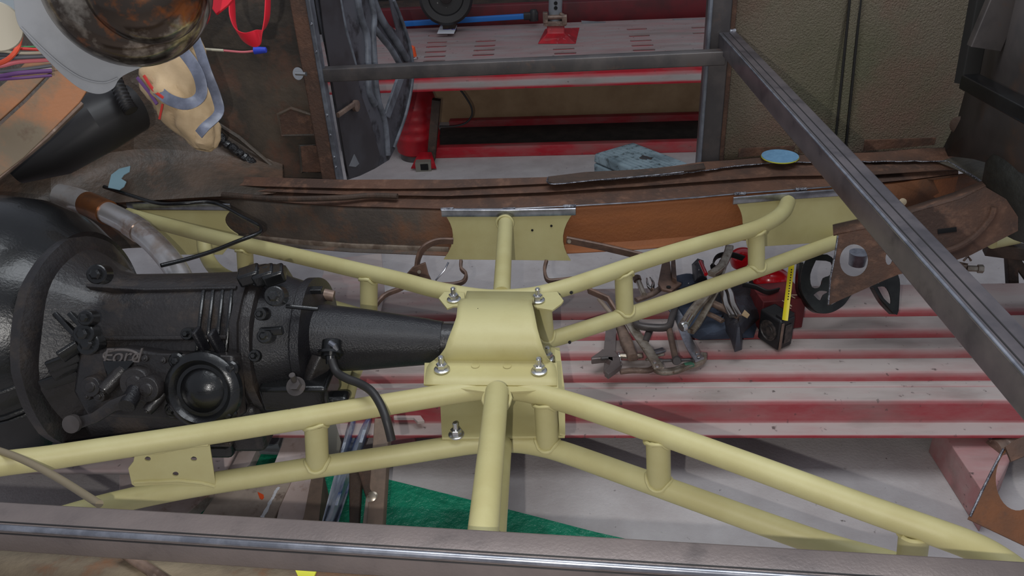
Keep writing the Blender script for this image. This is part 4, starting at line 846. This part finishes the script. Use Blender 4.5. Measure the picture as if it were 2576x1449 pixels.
# foreground cable
pts_ = [(-40, 1122, .80), (30, 1145, .80), (90, 1172, .80), (150, 1205, .80), (200, 1236, .81), (250, 1268, .83)]
tag(mk('foreground_cable', tube(spl([un(x, y, z=z) for x, y, z in pts_], 6), .007, 12), 'tanwire'), 'tan sleeved cable crossing the near tube at the left edge', 'cable')

# ---------------------------------------------------------------- things hanging at the upper left
root = thing('chrome_cover', 'chrome dome with painted brown reflections on a pale curved flange, upper left', 'cover', un(300, 60, d=1.35))
cc = un(300, 30, d=1.35); nv = (CAM-cc).normalized()
def T(x, y, o=0): return unp(x, y, cc+nv*o, nv)
out = spl([T(x, y) for x, y in ((30, -60), (40, 40), (60, 82), (110, 140), (160, 190), (205, 224), (250, 236), (285, 222), (310, 190), (400, 150), (480, 100), (512, 40), (520, -60))], 5)
mk('flange', plate(out, .010, nv), 'greyflange', root, bev=.003, smooth=False)
mk('flange_bead', tube(spl([T(x, y, .008) for x, y in ((52, 68), (110, 125), (160, 168), (210, 198), (260, 208), (296, 196))], 6), .0022, 8), 'greyflange', root)
ca = T(322, -40, .0)
ax3, ay3, az3 = frame(nv)
mk('dome', lathe([(.136, -.01), (.135, .010), (.128, .034), (.112, .056), (.092, .068)], ca, nv, 64), 'reflchrome', root)
mk('dome_crown', lathe([(.096, .060), (.094, .074), (.080, .092), (.055, .106), (.025, .113), (.004, .114)], ca+ (RT*.028+UP*.0), nv, 64), 'reflchrome', root)
# tape roll
c_ = un(-12, 66, d=1.3); nr = (CAM-c_).normalized()
tag(mk('tape_roll', lathe([(.020, -.012), (.038, -.014), (.040, -.010), (.040, .010), (.038, .014), (.020, .012)], c_, nr, 40), 'ringgrey'), 'cream coloured roll cut off by the upper left corner', 'roll')
tag(mk('white_panel', plate([un(x, y, d=1.62) for x, y in ((-60, -60), (200, -60), (160, 40), (60, 66), (30, 80), (-60, 20))], .01, (CAM-un(50, 20, d=1.6)).normalized()), mat('white_enamel', (190, 198, 200), rough=.4)), 'plain white panel behind the chrome dome', 'panel')
# wiring
wl_ = [('wred', 118, 126, .003), ('wcream', 128, 132, .003), ('wgrey', 138, 136, .004), ('wgrey', 148, 142, .003), ('wpink', 166, 150, .0045), ('wcream', 160, 156, .002), ('wpurple', 192, 178, .0045), ('wgrey', 182, 166, .004), ('wgreen', 112, 116, .002), ('wpurple', 200, 190, .003), ('wcream', 186, 172, .002)]
root = thing('wiring_loom', 'bundle of coloured wires at the left edge above the rusty bracket', 'wiring', un(30, 160, d=1.62))
for i, (m_, y0, y1, r_) in enumerate(wl_):
    dpt = 1.60+.006*(i % 3)
    mk('wire', tube(spl([un(-60, y0+4, d=dpt), un(0, y0, d=dpt), un(50, (y0+y1)/2+4*math.sin(i), d=dpt), un(130, y1, d=dpt+.03)], 5), r_, 8), m_, root)
mk('wire', tube(spl([un(-30, 168, d=1.52), un(15, 152, d=1.5), (un(42, 125, d=1.5)), un(52, 90, d=1.52)], 6), .0045, 8), 'worange', root, label='orange wire')
# rusty bracket
root = thing('steering_bracket', 'orange rusted flat bracket with a long slit, left edge', 'bracket', un(80, 330, d=1.75))
bc = un(80, 330, d=1.72); bn = (CAM-bc).normalized(); bn = (bn+V((.1, .0, .3))).normalized()
def Q(x, y, o=0): return unp(x, y, bc+bn*o, bn)
out = [Q(x, y) for x, y in ((-60, 270), (30, 195), (110, 110), (260, 165), (200, 260), (120, 340), (60, 398), (-60, 490))]
slit = [Q(x, y) for x, y in ((-40, 340), (60, 250), (125, 184), (131, 190), (66, 258), (-34, 348))]
mk('plate', plate(out, .012, bn, [slit]), mat('bracket_rust', (158, 104, 66), (112, 98, 78), rough=.6, scale=5, lo=.42, hi=.56, c=(92, 72, 54), cscale=12, clo=.58, chi=.68, bump=.2, bscale=60), root, smooth=False, bev=.002)
mk('folded_edge', sweep([Q(205, 262, -.012), Q(120, 345, -.012), Q(-60, 495, -.012)], rrect(.01, .03, .003, 2), up=bn), 'brownsteel', root)
# red strap
root = thing('red_strap', 'looped red webbing strap hanging at the top', 'strap', un(630, 50, d=1.75))
lp = [(584, -40, 1.80), (584, 10, 1.80), (586, 50, 1.79), (600, 85, 1.77), (628, 100, 1.75), (655, 88, 1.73), (670, 50, 1.72), (674, 0, 1.72), (674, -40, 1.72)]
pv = [un(x, y, d=d_) for x, y, d_ in lp]
mk('webbing', sweep(spl(pv, 8), rrect(.034, .0025, .001, 2), up=RT*.75+UP*.25, caps=True), 'strap', root)
mk('sewn_end', plate([un(x, y, d=1.72) for x, y in ((528, -40), (620, -40), (575, 14), (545, 38), (532, 20))], .008, FW), 'strap', root, bev=.002)
# wire with blue connector
root = thing('connector_wire', 'pink and white wire ending in a blue connector near the red strap', 'wire', un(560, 125, Y=2.45))
mk('pink_wire', tube(spl([un(x, y, Y=2.45) for x, y in ((440, 60), (470, 105), (500, 122), (560, 127), (610, 131), (642, 128))], 6), .0035, 8), 'wpink', root)
mk('white_section', tube([un(505, 123, Y=2.445), un(530, 125, Y=2.445), un(562, 127, Y=2.445)], .0042, 8), 'wcream', root)
mk('connector', lathe([(.012, 0), (.011, .012), (.009, .036), (.007, .038)], un(640, 127, Y=2.45), (1, 0, 0), 16), 'blueplug', root)
# paper wrapped bundle
root = thing('wrapped_bundle', 'brown paper bundle bound with grey tape hanging by the kick panel', 'bundle', un(460, 250, d=2.15))
secs = [(430, 40, 62, 40), (432, 100, 74, 45), (436, 160, 92, 60), (448, 215, 98, 70), (462, 262, 90, 66), (478, 300, 80, 60), (492, 335, 62, 48), (504, 365, 40, 34), (508, 380, 14, 12)]
rows = []
for i in range(41):
    t = i/5.125; a0 = int(min(t, 7)); fr = t-a0; A_, B_ = secs[a0], secs[min(a0+1, 8)]
    x, y, hw, dp = [A_[k]+(B_[k]-A_[k])*fr for k in range(4)]
    c_ = un(x, y, d=2.15); r_ = []
    for k in range(64):
        th = 2*math.pi*k/64; a_ = hw*2.15/2000; b_ = dp*2.15/2000
        p = c_+(RT*.985+UP*-.17)*(a_*math.cos(th))+FW*(b_*math.sin(th))
        vd = noise.voronoi(p*13+V((3, 1, 7)))[0]; v2 = noise.voronoi(p*30)[0]
        nz_ = .030*(vd[1]-vd[0])*min(1, hw/50)-.010+.008*(v2[1]-v2[0])+.012*noise.noise(p*9)
        r_.append(p+(p-c_).normalized()*nz_)
    rows.append(r_+[r_[0]])
mk('paper_wrap', grid(rows), 'paper', root, smooth=True, ang=40, solid=.001)
def band(cp, w, m_, nm='tape_band'):
    pts2 = [un(x, y, d=2.15-dd2) for x, y, dd2 in cp]
    s_ = spl(pts2, 5); mk(nm, sweep(s_, rrect(w, .003, .001, 2), up=-FW), m_, root)
band([(415, 90, .10), (465, 135, .10), (500, 190, .10), (505, 240, .09), (470, 262, .10), (425, 250, .09), (395, 225, .07)], .030, 'tape')
band([(470, 40, .07), (500, 120, .08), (520, 180, .08), (545, 245, .05), (550, 285, .045), (515, 320, .075), (500, 338, .07)], .026, 'tape')
band([(345, 195, .05), (375, 232, .06), (395, 262, .07)], .009, 'wpurple', 'purple_cord')
band([(362, 190, .06), (385, 225, .07), (412, 247, .085)], .008, 'redtape', 'red_stripe')
band([(409, 262, .085), (401, 300, .07)], .006, 'redtape', 'red_stripe')
tag(mk('corrugated_hose', tube(spl([un(x, y, d=2.2) for x, y in ((285, 190), (300, 225), (318, 262), (330, 280))], 8), .018, 16, scl=[1+.12*(i % 2) for i in range(25)]), 'rubber'), 'short black corrugated hose below the chrome dome', 'hose')

# ---------------------------------------------------------------- tools
def tp2(l, z): return [un(x, y, z=(t[0] if t else z)) for x, y, *t in l]
def flat(nm, px, z, th, m_, root, **k): return mk(nm, plate([un(x, y, z=z) for x, y in px], th, (0, 0, 1)), m_, root, **k)
# C-clamps hanging on the sill
def clampsec(w=.016, h=.012): return rrect(w, h, .003, 2)
def yc(x, y, Y): return un(x, y, Y=Y)
root = thing('locking_clamp', 'brown C-clamp pliers gripping the sill left of the centre plate', 'clamp', yc(1090, 660, 2.33))
ml = mat('clamp_brown', (118, 92, 78), (90, 70, 60), rough=.5, metal=.2, scale=22)
mk('upper_jaw', sweep(spl([yc(1140, 606, 2.33), yc(1100, 607, 2.32), yc(1068, 622, 2.30), yc(1054, 645, 2.29), yc(1048, 675, 2.28)], 5), rrect(.010, .026, .003, 2), up=(0, -.4, 1)), ml, root)
mk('jaw_plate', plate([yc(x, y, 2.27) for x, y in ((1038, 672), (1070, 660), (1078, 690), (1090, 715), (1060, 708), (1020, 692))], .010, (0, 1, 0)), ml, root, bev=.002)
mk('lower_jaw', sweep(spl([yc(1160, 655, 2.30), yc(1160, 675, 2.28), yc(1172, 690, 2.27), yc(1166, 708, 2.26), yc(1140, 716, 2.25), yc(1100, 716, 2.25)], 5), rrect(.010, .020, .003, 2), up=(0, -.4, 1)), ml, root)
mk('pivot', lathe([(.006, 0), (.006, .006)], yc(1055, 683, 2.262), (0, -1, .2), 14), 'nickel', root)
mk('spring', tube([yc(1096, 705, 2.25), yc(1118, 680, 2.26), yc(1128, 660, 2.28)], .003, 8), 'bluetape' if False else 'bright', root)
mk('handle', sweep(spl([yc(1050, 700, 2.26), yc(1010, 725, 2.2), yc(965, 745, 2.15), (yc(930, 790, 2.1))], 4), rrect(.012, .018, .004, 2), up=(0, -.4, 1)), ml, root)
root = thing('locking_clamp', 'brown C-clamp pliers gripping the sill right of the centre plate', 'clamp', yc(1480, 640, 2.33))
mk('long_bar', sweep([yc(1425, 603, 2.35), yc(1520, 622, 2.33), yc(1660, 655, 2.28)], rrect(.010, .030, .003, 2), up=(0, -.4, 1)), ml, root)
mk('bar_rivet', lathe([(.007, 0), (.006, .004)], yc(1432, 607, 2.335), (0, -1, .2), 14), 'nickel', root)
mk('lower_jaw', sweep(spl([yc(1375, 655, 2.30), yc(1370, 680, 2.28), yc(1378, 705, 2.26), yc(1405, 706, 2.26), yc(1440, 702, 2.26)], 5), rrect(.010, .020, .003, 2), up=(0, -.4, 1)), ml, root)
mk('handle', sweep([yc(1480, 730, 2.2), yc(1530, 752, 2.15), yc(1560, 800, 2.1)], rrect(.010, .026, .003, 2), up=(0, -.4, 1)), ml, root)
mk('grip', sweep([yc(1505, 750, 2.18), yc(1525, 775, 2.16), yc(1545, 800, 2.14)], rrect(.010, .016, .003, 2), up=(0, -.4, 1)), 'tan', root)
# adjustable wrench
root = thing('adjustable_wrench', 'dull grey adjustable wrench at the left of the tool heap', 'wrench', un(1530, 900, z=.28))
flat('handle', ((1526, 810), (1551, 812), (1548, 890), (1518, 888)), .30, .012, 'steel', root, bev=.003)
flat('head', ((1515, 885), (1548, 890), (1560, 905), (1562, 925), (1548, 935), (1530, 948), (1520, 940), (1532, 925), (1536, 915), (1524, 906), (1488, 910), (1487, 905), (1505, 893)), .305, .022, 'steel', root, bev=.003)
flat('movable_jaw', ((1520, 915), (1535, 922), (1538, 935), (1528, 946), (1518, 935)), .30, .016, 'steel', root, bev=.003)
mk('adjusting_screw', tube([un(1512, 902, z=.318), un(1530, 900, z=.318)], .006, 10), 'steeldark', root)
# locking pliers with swivel clamp frame: lower U
root = thing('locking_pliers', 'long brown locking pliers lying beside the adjustable wrench', 'pliers', un(1590, 880, z=.27))
mk('body', sweep(tp2([(1562, 825), (1575, 860), (1592, 900)], .30), rrect(.04, .034, .012), up=(0, 0, 1), scl=[.8, 1, .8]), 'brownsteel', root)
mk('adjusting_rod', tube(tp2([(1560, 895), (1590, 897), (1615, 895)], .29), .009, 12), 'nickel', root)
mk('end_washer', lathe([(.022, 0), (.022, .004)], un(1558, 903, z=.28), (1, .1, .2), 20), 'zinc', root)
mk('lever', sweep(tp2([(1640, 888), (1670, 880)], .30), rrect(.022, .008, .002, 2), up=(0, 0, 1)), 'bright', root)
mk('spring_hook', tube(spl(tp2([(1625, 905), (1650, 895), (1670, 892)], .29), 4), .005, 8), 'nickel', root)
mk('jaw', sweep(spl(tp2([(1560, 935), (1590, 932), (1630, 932), (1645, 925)], .275), 4), rrect(.018, .014, .004, 2), up=(0, 0, 1)), 'brownsteel', root)
root = thing('c_clamp_pliers', 'worn silver C-clamp pliers with two flat bars on the ribbed runway', 'clamp', un(1700, 900, z=.26))
lbar = mk('left_bar', sweep(tp2([(1570, 790), (1600, 838), (1630, 880), (1658, 926)], .325), rrect(.034, .008, .002, 2), up=(.2, -.2, 1)), 'nickel', root)
mk('right_bar', sweep(spl(tp2([(1690, 775), (1708, 800), (1725, 845), (1745, 885), (1760, 905)], .335), 4), rrect(.030, .008, .002, 2), up=(-.2, -.2, 1)), 'bright', root)
mk('jaw', sweep(spl(tp2([(1645, 925), (1665, 935), (1700, 932), (1725, 922), (1750, 915), (1768, 905), (1770, 892)], .275), 4), rrect(.022, .018, .004, 2), up=(0, 0, 1)), 'nickel', root)
for x, y, z in ((1647, 912, .331), (1653, 922, .331), (1753, 889, .341), (1757, 898, .341)):
    mk('rivet', lathe([(.006, 0), (.005, .004)], un(x, y, z=z), (0, 0, 1), 12), 'zinc', root)
mk('green_tip', lathe([(.012, 0), (.010, .03)], un(1722, 922, z=.275), (1, .3, .1), 12), mat('green_grip', (70, 120, 96), rough=.5), root, label='green rubber tip')
root = thing('g_clamp', 'dark forged G-clamp with threaded spindle and sliding T-bar', 'clamp', un(1680, 870, z=.26))
mk('forged_frame', sweep(spl(tp2([(1598, 800), (1604, 818), (1640, 824), (1680, 822), (1690, 800), (1700, 770)], .345), 5), rrect(.022, .024, .008), up=(0, 0, 1)), 'steeldark', root)
sp_ = tp2([(1682, 822), (1700, 905)], .335)
mk('spindle', tube([sp_[0]+(sp_[1]-sp_[0])*t for t in [i/40 for i in range(41)]], .0095, 14, scl=[1+.12*(i % 2) for i in range(41)]), 'brownsteel', root)
mk('spindle_end', lathe([(.014, 0), (.015, .01), (.012, .018)], un(1701, 905, z=.33), (0, -.8, .3), 18), 'steeldark', root)
mk('t_bar', tube(tp2([(1658, 908), (1743, 905)], .315), .0052, 10), 'steeldark', root)
mk('t_bar_knob', cat(lathe([(.009, 0), (.009, .012)], un(1656, 909, z=.315), (1, 0, 0), 12), lathe([(.009, 0), (.009, .012)], un(1741, 905, z=.315), (1, 0, 0), 12)), 'steeldark', root)
mk('leg', tube(tp2([(1635, 830), (1622, 862)], .32), .012, 12), 'steeldark', root)
# chrome locking pliers in the middle
root = thing('locking_pliers', 'nickel plated locking pliers with open handles in front of the black cloth', 'pliers', un(1780, 790, z=.3))
mk('upper_handle', sweep(spl(tp2([(1722, 815), (1745, 780), (1775, 745), (1800, 715), (1820, 660)], .40), 5), rrect(.032, .024, .010), up=(0, 0, 1)), 'nickel', root)
mk('lower_handle', sweep(spl(tp2([(1738, 835), (1755, 815), (1778, 775), (1800, 735)], .37), 5), rrect(.024, .014, .006), up=(0, 0, 1)), 'nickel', root)
mk('adjusting_knob', cat(lathe([(.017, 0), (.018, .008), (.015, .014)], un(1722, 819, z=.40), (-.8, -.5, -.1), 20), tube(tp2([(1726, 815), (1738, 795)], .41), .009, 12)), 'zinc', root)
mk('jaw_bracket', sweep(spl(tp2([(1790, 690), (1815, 670), (1830, 640), (1835, 622)], .43), 4), rrect(.03, .02, .006), up=(0, 0, 1)), 'nickel', root)
root = thing('locking_pliers', 'locking pliers with bright chrome curved jaws beside the black cloth', 'pliers', un(1820, 770, z=.3))
for x0 in (0, 18):
    mk('curved_jaw', sweep(spl(tp2([(1812+x0, 725), (1820+x0, 740), (1826+x0, 765), (1842+x0, 795)], .37), 5), rrect(.022, .012, .005), up=(0, 0, 1)), 'chrome', root)
mk('threaded_sleeve', sweep(tp2([(1790, 762), (1830, 780), (1862, 800)], .36), rrect(.026, .02, .008), up=(0, 0, 1)), 'brownsteel', root)
mk('lever_handle', sweep(spl(tp2([(1778, 788), (1800, 798), (1818, 808)], .34), 4), rrect(.020, .012, .005), up=(0, 0, 1)), 'brownsteel', root)
# clamp between the far tubes
root = thing('stamped_clamp', 'brown stamped clamp head seen between the two far tubes', 'clamp', un(1680, 700, z=.35))
flat('side_plate', ((1665, 665), (1685, 660), (1690, 705), (1715, 715), (1690, 735), (1665, 730), (1655, 715)), .40, .012, ml, root, bev=.003)
flat('rear_plate', ((1688, 660), (1698, 655), (1702, 712), (1690, 706)), .41, .03, ml, root, bev=.003)
mk('pivot_hole', lathe([(.008, 0), (.008, .003)], un(1682, 723, z=.407), (0, 0, 1), 14), 'hole', root)
root = thing('fitting_bolt', 'silver bolt with copper shank standing between the far tubes', 'bolt', un(1610, 720, z=.3))
mk('shank', tube(tp2([(1605, 705), (1620, 742)], .38), .010, 14), 'nickel', root); mk('cap', lathe([(.015, 0), (.015, .015), (.010, .02)], un(1604, 706, z=.38), (-.2, .8, .4), 16), 'brownsteel', root)
root = thing('wire_cutters', 'small chrome nippers with pointed tips between the far tubes', 'cutters', un(1635, 715, z=.3))
for p_ in (((1627, 700), (1630, 718), (1640, 728)), ((1635, 698), (1643, 712), (1640, 728))):
    mk('jaw', tube(spl(tp2(p_, .38), 5), .008, 10, scl=[.3+.07*i for i in range(11)]), 'chrome', root)
mk('handle', sweep(spl(tp2([(1600, 755), (1640, 740), (1665, 722)], .37), 4), rrect(.02, .014, .005), up=(0, 0, 1)), 'brownsteel', root)
# cloths
def blob(nm, px, z0, h, m_, label, catg, seed=0, n=9):
    c0 = V((sum(p[0] for p in px)/len(px), sum(p[1] for p in px)/len(px), 0)); rows = []
    dens = []
    for i in range(len(px)):
        a_, b_ = V(px[i]), V(px[(i+1) % len(px)])
        dens += [a_.lerp(b_, k/4) for k in range(4)]
    for j in range(n):
        t = 1-j/(n-1)*.97; r_ = []
        for p in dens:
            x = c0.x+(p.x-c0.x)*t; y = c0.y+(p.y-c0.y)*t
            zz = z0+h*(1-t**2.2); q_ = un(x, y, z=zz)
            r_.append(q_+V((0, 0, .02*noise.noise(q_*16+V((seed, 0, 0)))*(1 if j else 0))))
        r_.append(r_[0]); rows.append(r_)
    return tag(mk(nm, grid(rows), m_, ang=20), label, catg)
blob('canvas_bag', ((1700, 770), (1760, 745), (1850, 730), (1900, 760), (1912, 800), (1895, 850), (1850, 852), (1760, 855), (1730, 845)), .255, .07, 'bluecloth', 'slate blue cloth lying under the locking pliers', 'cloth', 1)
blob('work_glove', ((1800, 720), (1850, 705), (1895, 722), (1918, 765), (1912, 800), (1890, 820), (1868, 840), (1866, 880), (1848, 886), (1838, 855), (1815, 815), (1800, 780)), .30, .07, 'greycloth', 'shiny black leather glove behind the locking pliers', 'glove', 4)
blob('shop_towel', ((1690, 695), (1735, 688), (1765, 695), (1770, 720), (1735, 730), (1700, 728)), .28, .05, 'bluecloth', 'small blue cloth seen between the two far tubes', 'cloth', 6)
blob('black_pouch', ((1740, 665), (1755, 650), (1770, 655), (1775, 685), (1780, 705), (1745, 712), (1742, 690)), .32, .06, 'greycloth', 'black pouch with a red pen between the far tubes', 'pouch', 9)
tag(mk('red_pen', tube(tp2([(1762, 658), (1776, 690)], .42), .007, 12), 'redgloss'), 'short red pen stuck in the black pouch', 'pen')
q = [un(x, y, z=.385) for x, y in ((1866, 792), (1873, 780), (1886, 792), (1880, 800))]
tag(mk('paper_tag', plate(q, .003, (0, 0, 1)), 'paper'), 'tiny cream triangular tag on the black glove', 'tag')
# ear defenders
root = thing('ear_defenders', 'red ear defenders with black headband beside the tape measure', 'ear defenders', un(1930, 700, z=.25))
ce = un(1940, 712, z=.34)
mk('ear_cup', lathe([(.060, -.01), (.062, .01), (.056, .035), (.040, .052), (.020, .060), (.003, .062)], ce, (.25, -.1, 1), 36, wob=lambda t: 1+.12*math.cos(2*t)), 'redgloss', root)
mk('ear_cup', lathe([(.045, -.01), (.047, .01), (.042, .03), (.02, .045), (.003, .048)], un(1868, 655, z=.34), (-.2, -.2, 1), 30), 'redgloss', root)
mk('headband', sweep(spl(tp2([(1868, 715, .40), (1900, 722, .40), (1930, 735, .39), (1958, 730, .38)], .4), 6), rrect(.006, .022, .002, 2), up=(0, -.3, 1)), 'rubber', root)
mk('headband', sweep(spl(tp2([(1870, 650, .40), (1835, 640, .42), (1805, 645, .42), (1794, 665, .40), (1802, 685, .36)], .4), 6), rrect(.006, .024, .002, 2), up=(0, -.3, 1)), 'rubber', root)
mk('cup_cushion', lathe([(.066, -.024), (.068, -.015), (.064, -.006)], ce, (.25, -.1, 1), 36, wob=lambda t: 1+.12*math.cos(2*t)), 'rubber', root)
# red card box
root = thing('red_box', 'dark red carton with pale printed marks behind the tape measure', 'box', un(1980, 780, z=.25))
bx = un(1962, 778, z=.32)
mk('carton', box(bx+V((-.005, .03, -.005)), .15, .12, .12, ax=(1, .15, 0)), 'darkred', root, bev=.003)
for a_, b_ in (((1985, 742), (2005, 742)), ((1985, 742), (2000, 750)), ((1968, 756), (1990, 768)), ((1984, 768), (1992, 770)), ((1984, 774), (1990, 776))):
    mk('printed_mark', tube([un(*a_, z=.382), un(*b_, z=.382)], .0015, 6), 'gold', root)
# tape measure
root = thing('tape_measure', 'black tape measure with its yellow blade pulled upward', 'tape measure', un(1955, 884, z=.253))
cb = un(1955, 885, z=.254); cl = un(1903, 850, z=.254); cr_ = un(1992, 868, z=.254); hz = .118
bk = cl+(cr_-cb)
vv = [cb, cr_, bk, cl]; ww = [p+V((0, 0, hz)) for p in vv]
mk('case', (vv+ww, [(3, 2, 1, 0), (0, 1, 5, 4), (1, 2, 6, 5), (2, 3, 7, 6), (3, 0, 4, 7), (4, 5, 6, 7)]), 'tapeblack', root, bev=.009)
ln = (cl-cb).cross(V((0, 0, 1))); ln = ln if ln.y < 0 else -ln; ln.normalize()
mk('round_badge', lathe([(.036, -.002), (.036, .004), (.032, .005), (.030, .002), (.020, .002), (.019, .003)], cl.lerp(cb, .5)+V((0, 0, hz*.5))+ln*.001, ln, 36), 'badge', root)
rn = (cr_-cb).cross(V((0, 0, 1))); rn = rn if rn.y < 0 else -rn; rn.normalize()
mk('front_panel', box(cr_.lerp(cb, .45)+V((0, 0, hz*.5))+rn*.002, .030, .004, hz*.6, ax=(cr_-cb)), 'badge', root, bev=.002)
mk('corner_strip', box(cb+(cr_-cb)*.1+V((0, 0, hz*.5))+rn*.003, .010, .004, hz*.85, ax=(cr_-cb)), 'brownsteel', root, bev=.001)
mk('blade_mouth', box((cb+cr_)/2+(bk-cr_)*.18+V((0, 0, hz+.004)), .055, .03, .012, ax=(cr_-cb)), 'tapeblack', root, bev=.002)
b0 = un(1974, 806, z=.375); b1 = un(1992, 655, Y=2.38)
mk('blade', sweep([b0, (b0+b1)/2, b1], [(-.0095, .002), (-.005, 0), (0, -.0008), (.005, 0), (.0095, .002), (.0095, .0028), (.005, .0008), (0, 0), (-.005, .0008), (-.0095, .0028)], up=(0, -1, .3)), 'tapey', root)
dirb = (b1-b0)
for k in range(12):
    p = b0+dirb*(.35+.045*k)
    mk('blade_mark', box(p+V((.002, -.002, 0)), .0035, .001, .006, ax=(1, 0, 0)), 'tapeblack', root)
# black curved safety loop
root = thing('driveshaft_loop', 'black curved sheet-metal loop lying below the far rusty rail', 'loop', un(2130, 720, z=.4))
def band2(l, w, th=.005, up=(0, -.5, .8)): return sweep(spl(tp2(l, .5), 6), rrect(th, w, .002, 2), up=up)
mb = mat('loop_black', (48, 50, 48), (34, 34, 34), rough=.3, metal=.4, scale=14)
nL = V((.1, -.85, .5)).normalized(); PL = un(2085, 785, z=.36)
def LP(x, y, o=0): return unp(x, y, PL+nL*o, nL)
out = spl([LP(x, y) for x, y in ((2035, 640), (2016, 680), (2014, 725), (2032, 762), (2058, 785), (2090, 786), (2118, 770), (2140, 742), (2158, 726), (2192, 722), (2206, 740), (2228, 765), (2256, 792), (2262, 745), (2262, 702), (2245, 672), (2222, 682), (2212, 712), (2150, 717), (2105, 722), (2100, 695), (2098, 655), (2080, 640))], 3)
hs = [[(2052, 655), (2038, 690), (2042, 722), (2062, 722), (2070, 700), (2090, 690), (2090, 660)], [(2046, 742), (2062, 756), (2070, 742), (2082, 734), (2060, 732)], [(2090, 768), (2110, 755), (2128, 735), (2116, 732), (2098, 742)], [(2205, 722), (2212, 738), (2230, 758), (2240, 764), (2238, 742), (2226, 722)]]
mk('curved_plate', plate(out, .005, nL, [spl([LP(*p) for p in h+h[:1]], 3)[:-1] for h in hs]), mb, root, smooth=False)
hp = spl([LP(x, y, -.02) for x, y in ((2020, 660), (2016, 725), (2034, 762), (2060, 785), (2090, 785), (2120, 768), (2142, 740), (2162, 724), (2192, 720))], 5)
mk('rolled_flange', grid([hp, [p-nL*.05 for p in hp]]), mb, root, solid=.004)
hp = spl([LP(x, y, -.02) for x, y in ((2206, 722), (2228, 760), (2256, 790))], 5)
mk('tail_flange', grid([hp, [p-nL*.05 for p in hp]]), mb, root, solid=.004)
tag(mk('round_tin_cup', lathe([(.03, 0), (.034, .05), (.035, .052)], un(2155, 665, z=.28), (0, 0, 1), 26), 'bright'), 'small bright tin seen through the round rail hole', 'tin')
# fitting and forked rod at the right
root = thing('shock_absorber_end', 'browned steel rod with a brass coloured hex end on the right', 'rod', un(2400, 670, z=.5))
mk('rod', tube(tp2([(2330, 655), (2400, 668), (2432, 675)], .50), .016, 18), 'brownsteel', root)
mk('tip', lathe([(.010, 0), (.010, .03), (.014, .032), (.014, .048)], un(2432, 675, z=.50), (1, -.12, 0), 6), 'nickel', root)
mk('clip', tube(tp2([(2425, 655), (2435, 645), (2442, 655)], .53), .004, 8), 'brownsteel', root)
root = thing('forked_lever', 'black two-pronged lever under the rear rail', 'lever', un(2400, 700, z=.45))
for a_, b_, c_ in (((2370, 690), (2405, 688), (2438, 705)), ((2370, 695), (2400, 712), (2434, 720))):
    mk('prong', sweep(spl(tp2([a_, b_, c_], .45), 5), rrect(.02, .01, .004), up=(0, 0, 1)), 'black', root)
# stand at the right edge
root = thing('axle_stand', 'dark steel stand frame at the right edge beyond the diagonal bar', 'stand', un(2550, 745, z=0))
mk('crossbar', beam(un(2480, 622, Y=2.72), un(2620, 640, Y=2.68), .05, .05), 'rustdark', root)
mk('post', beam(un(2542, 640, Y=2.70), un(2548, 750, Y=2.70), .035, .035, up=(0, 1, 0)), 'rustdark', root)
mk('diagonal', beam(un(2548, 645, Y=2.70), un(2630, 760, Y=2.70), .03, .03, up=(0, 1, 0)), 'rustdark', root)
mk('foot', box(un(2548, 752, Y=2.70)-V((0, 0, .05)), .1, .1, .1), 'rustdark', root)
tag(mk('yellow_tube_stub', tube([un(2495, 612, Y=2.62), un(2560, 600, Y=2.7)], .02, 18), 'yellow'), 'short primer yellow tube stub beyond the rear rail', 'tube')
for o_ in list(bpy.data.objects):
    if 'ramp' in o_.keys(): del o_['ramp']
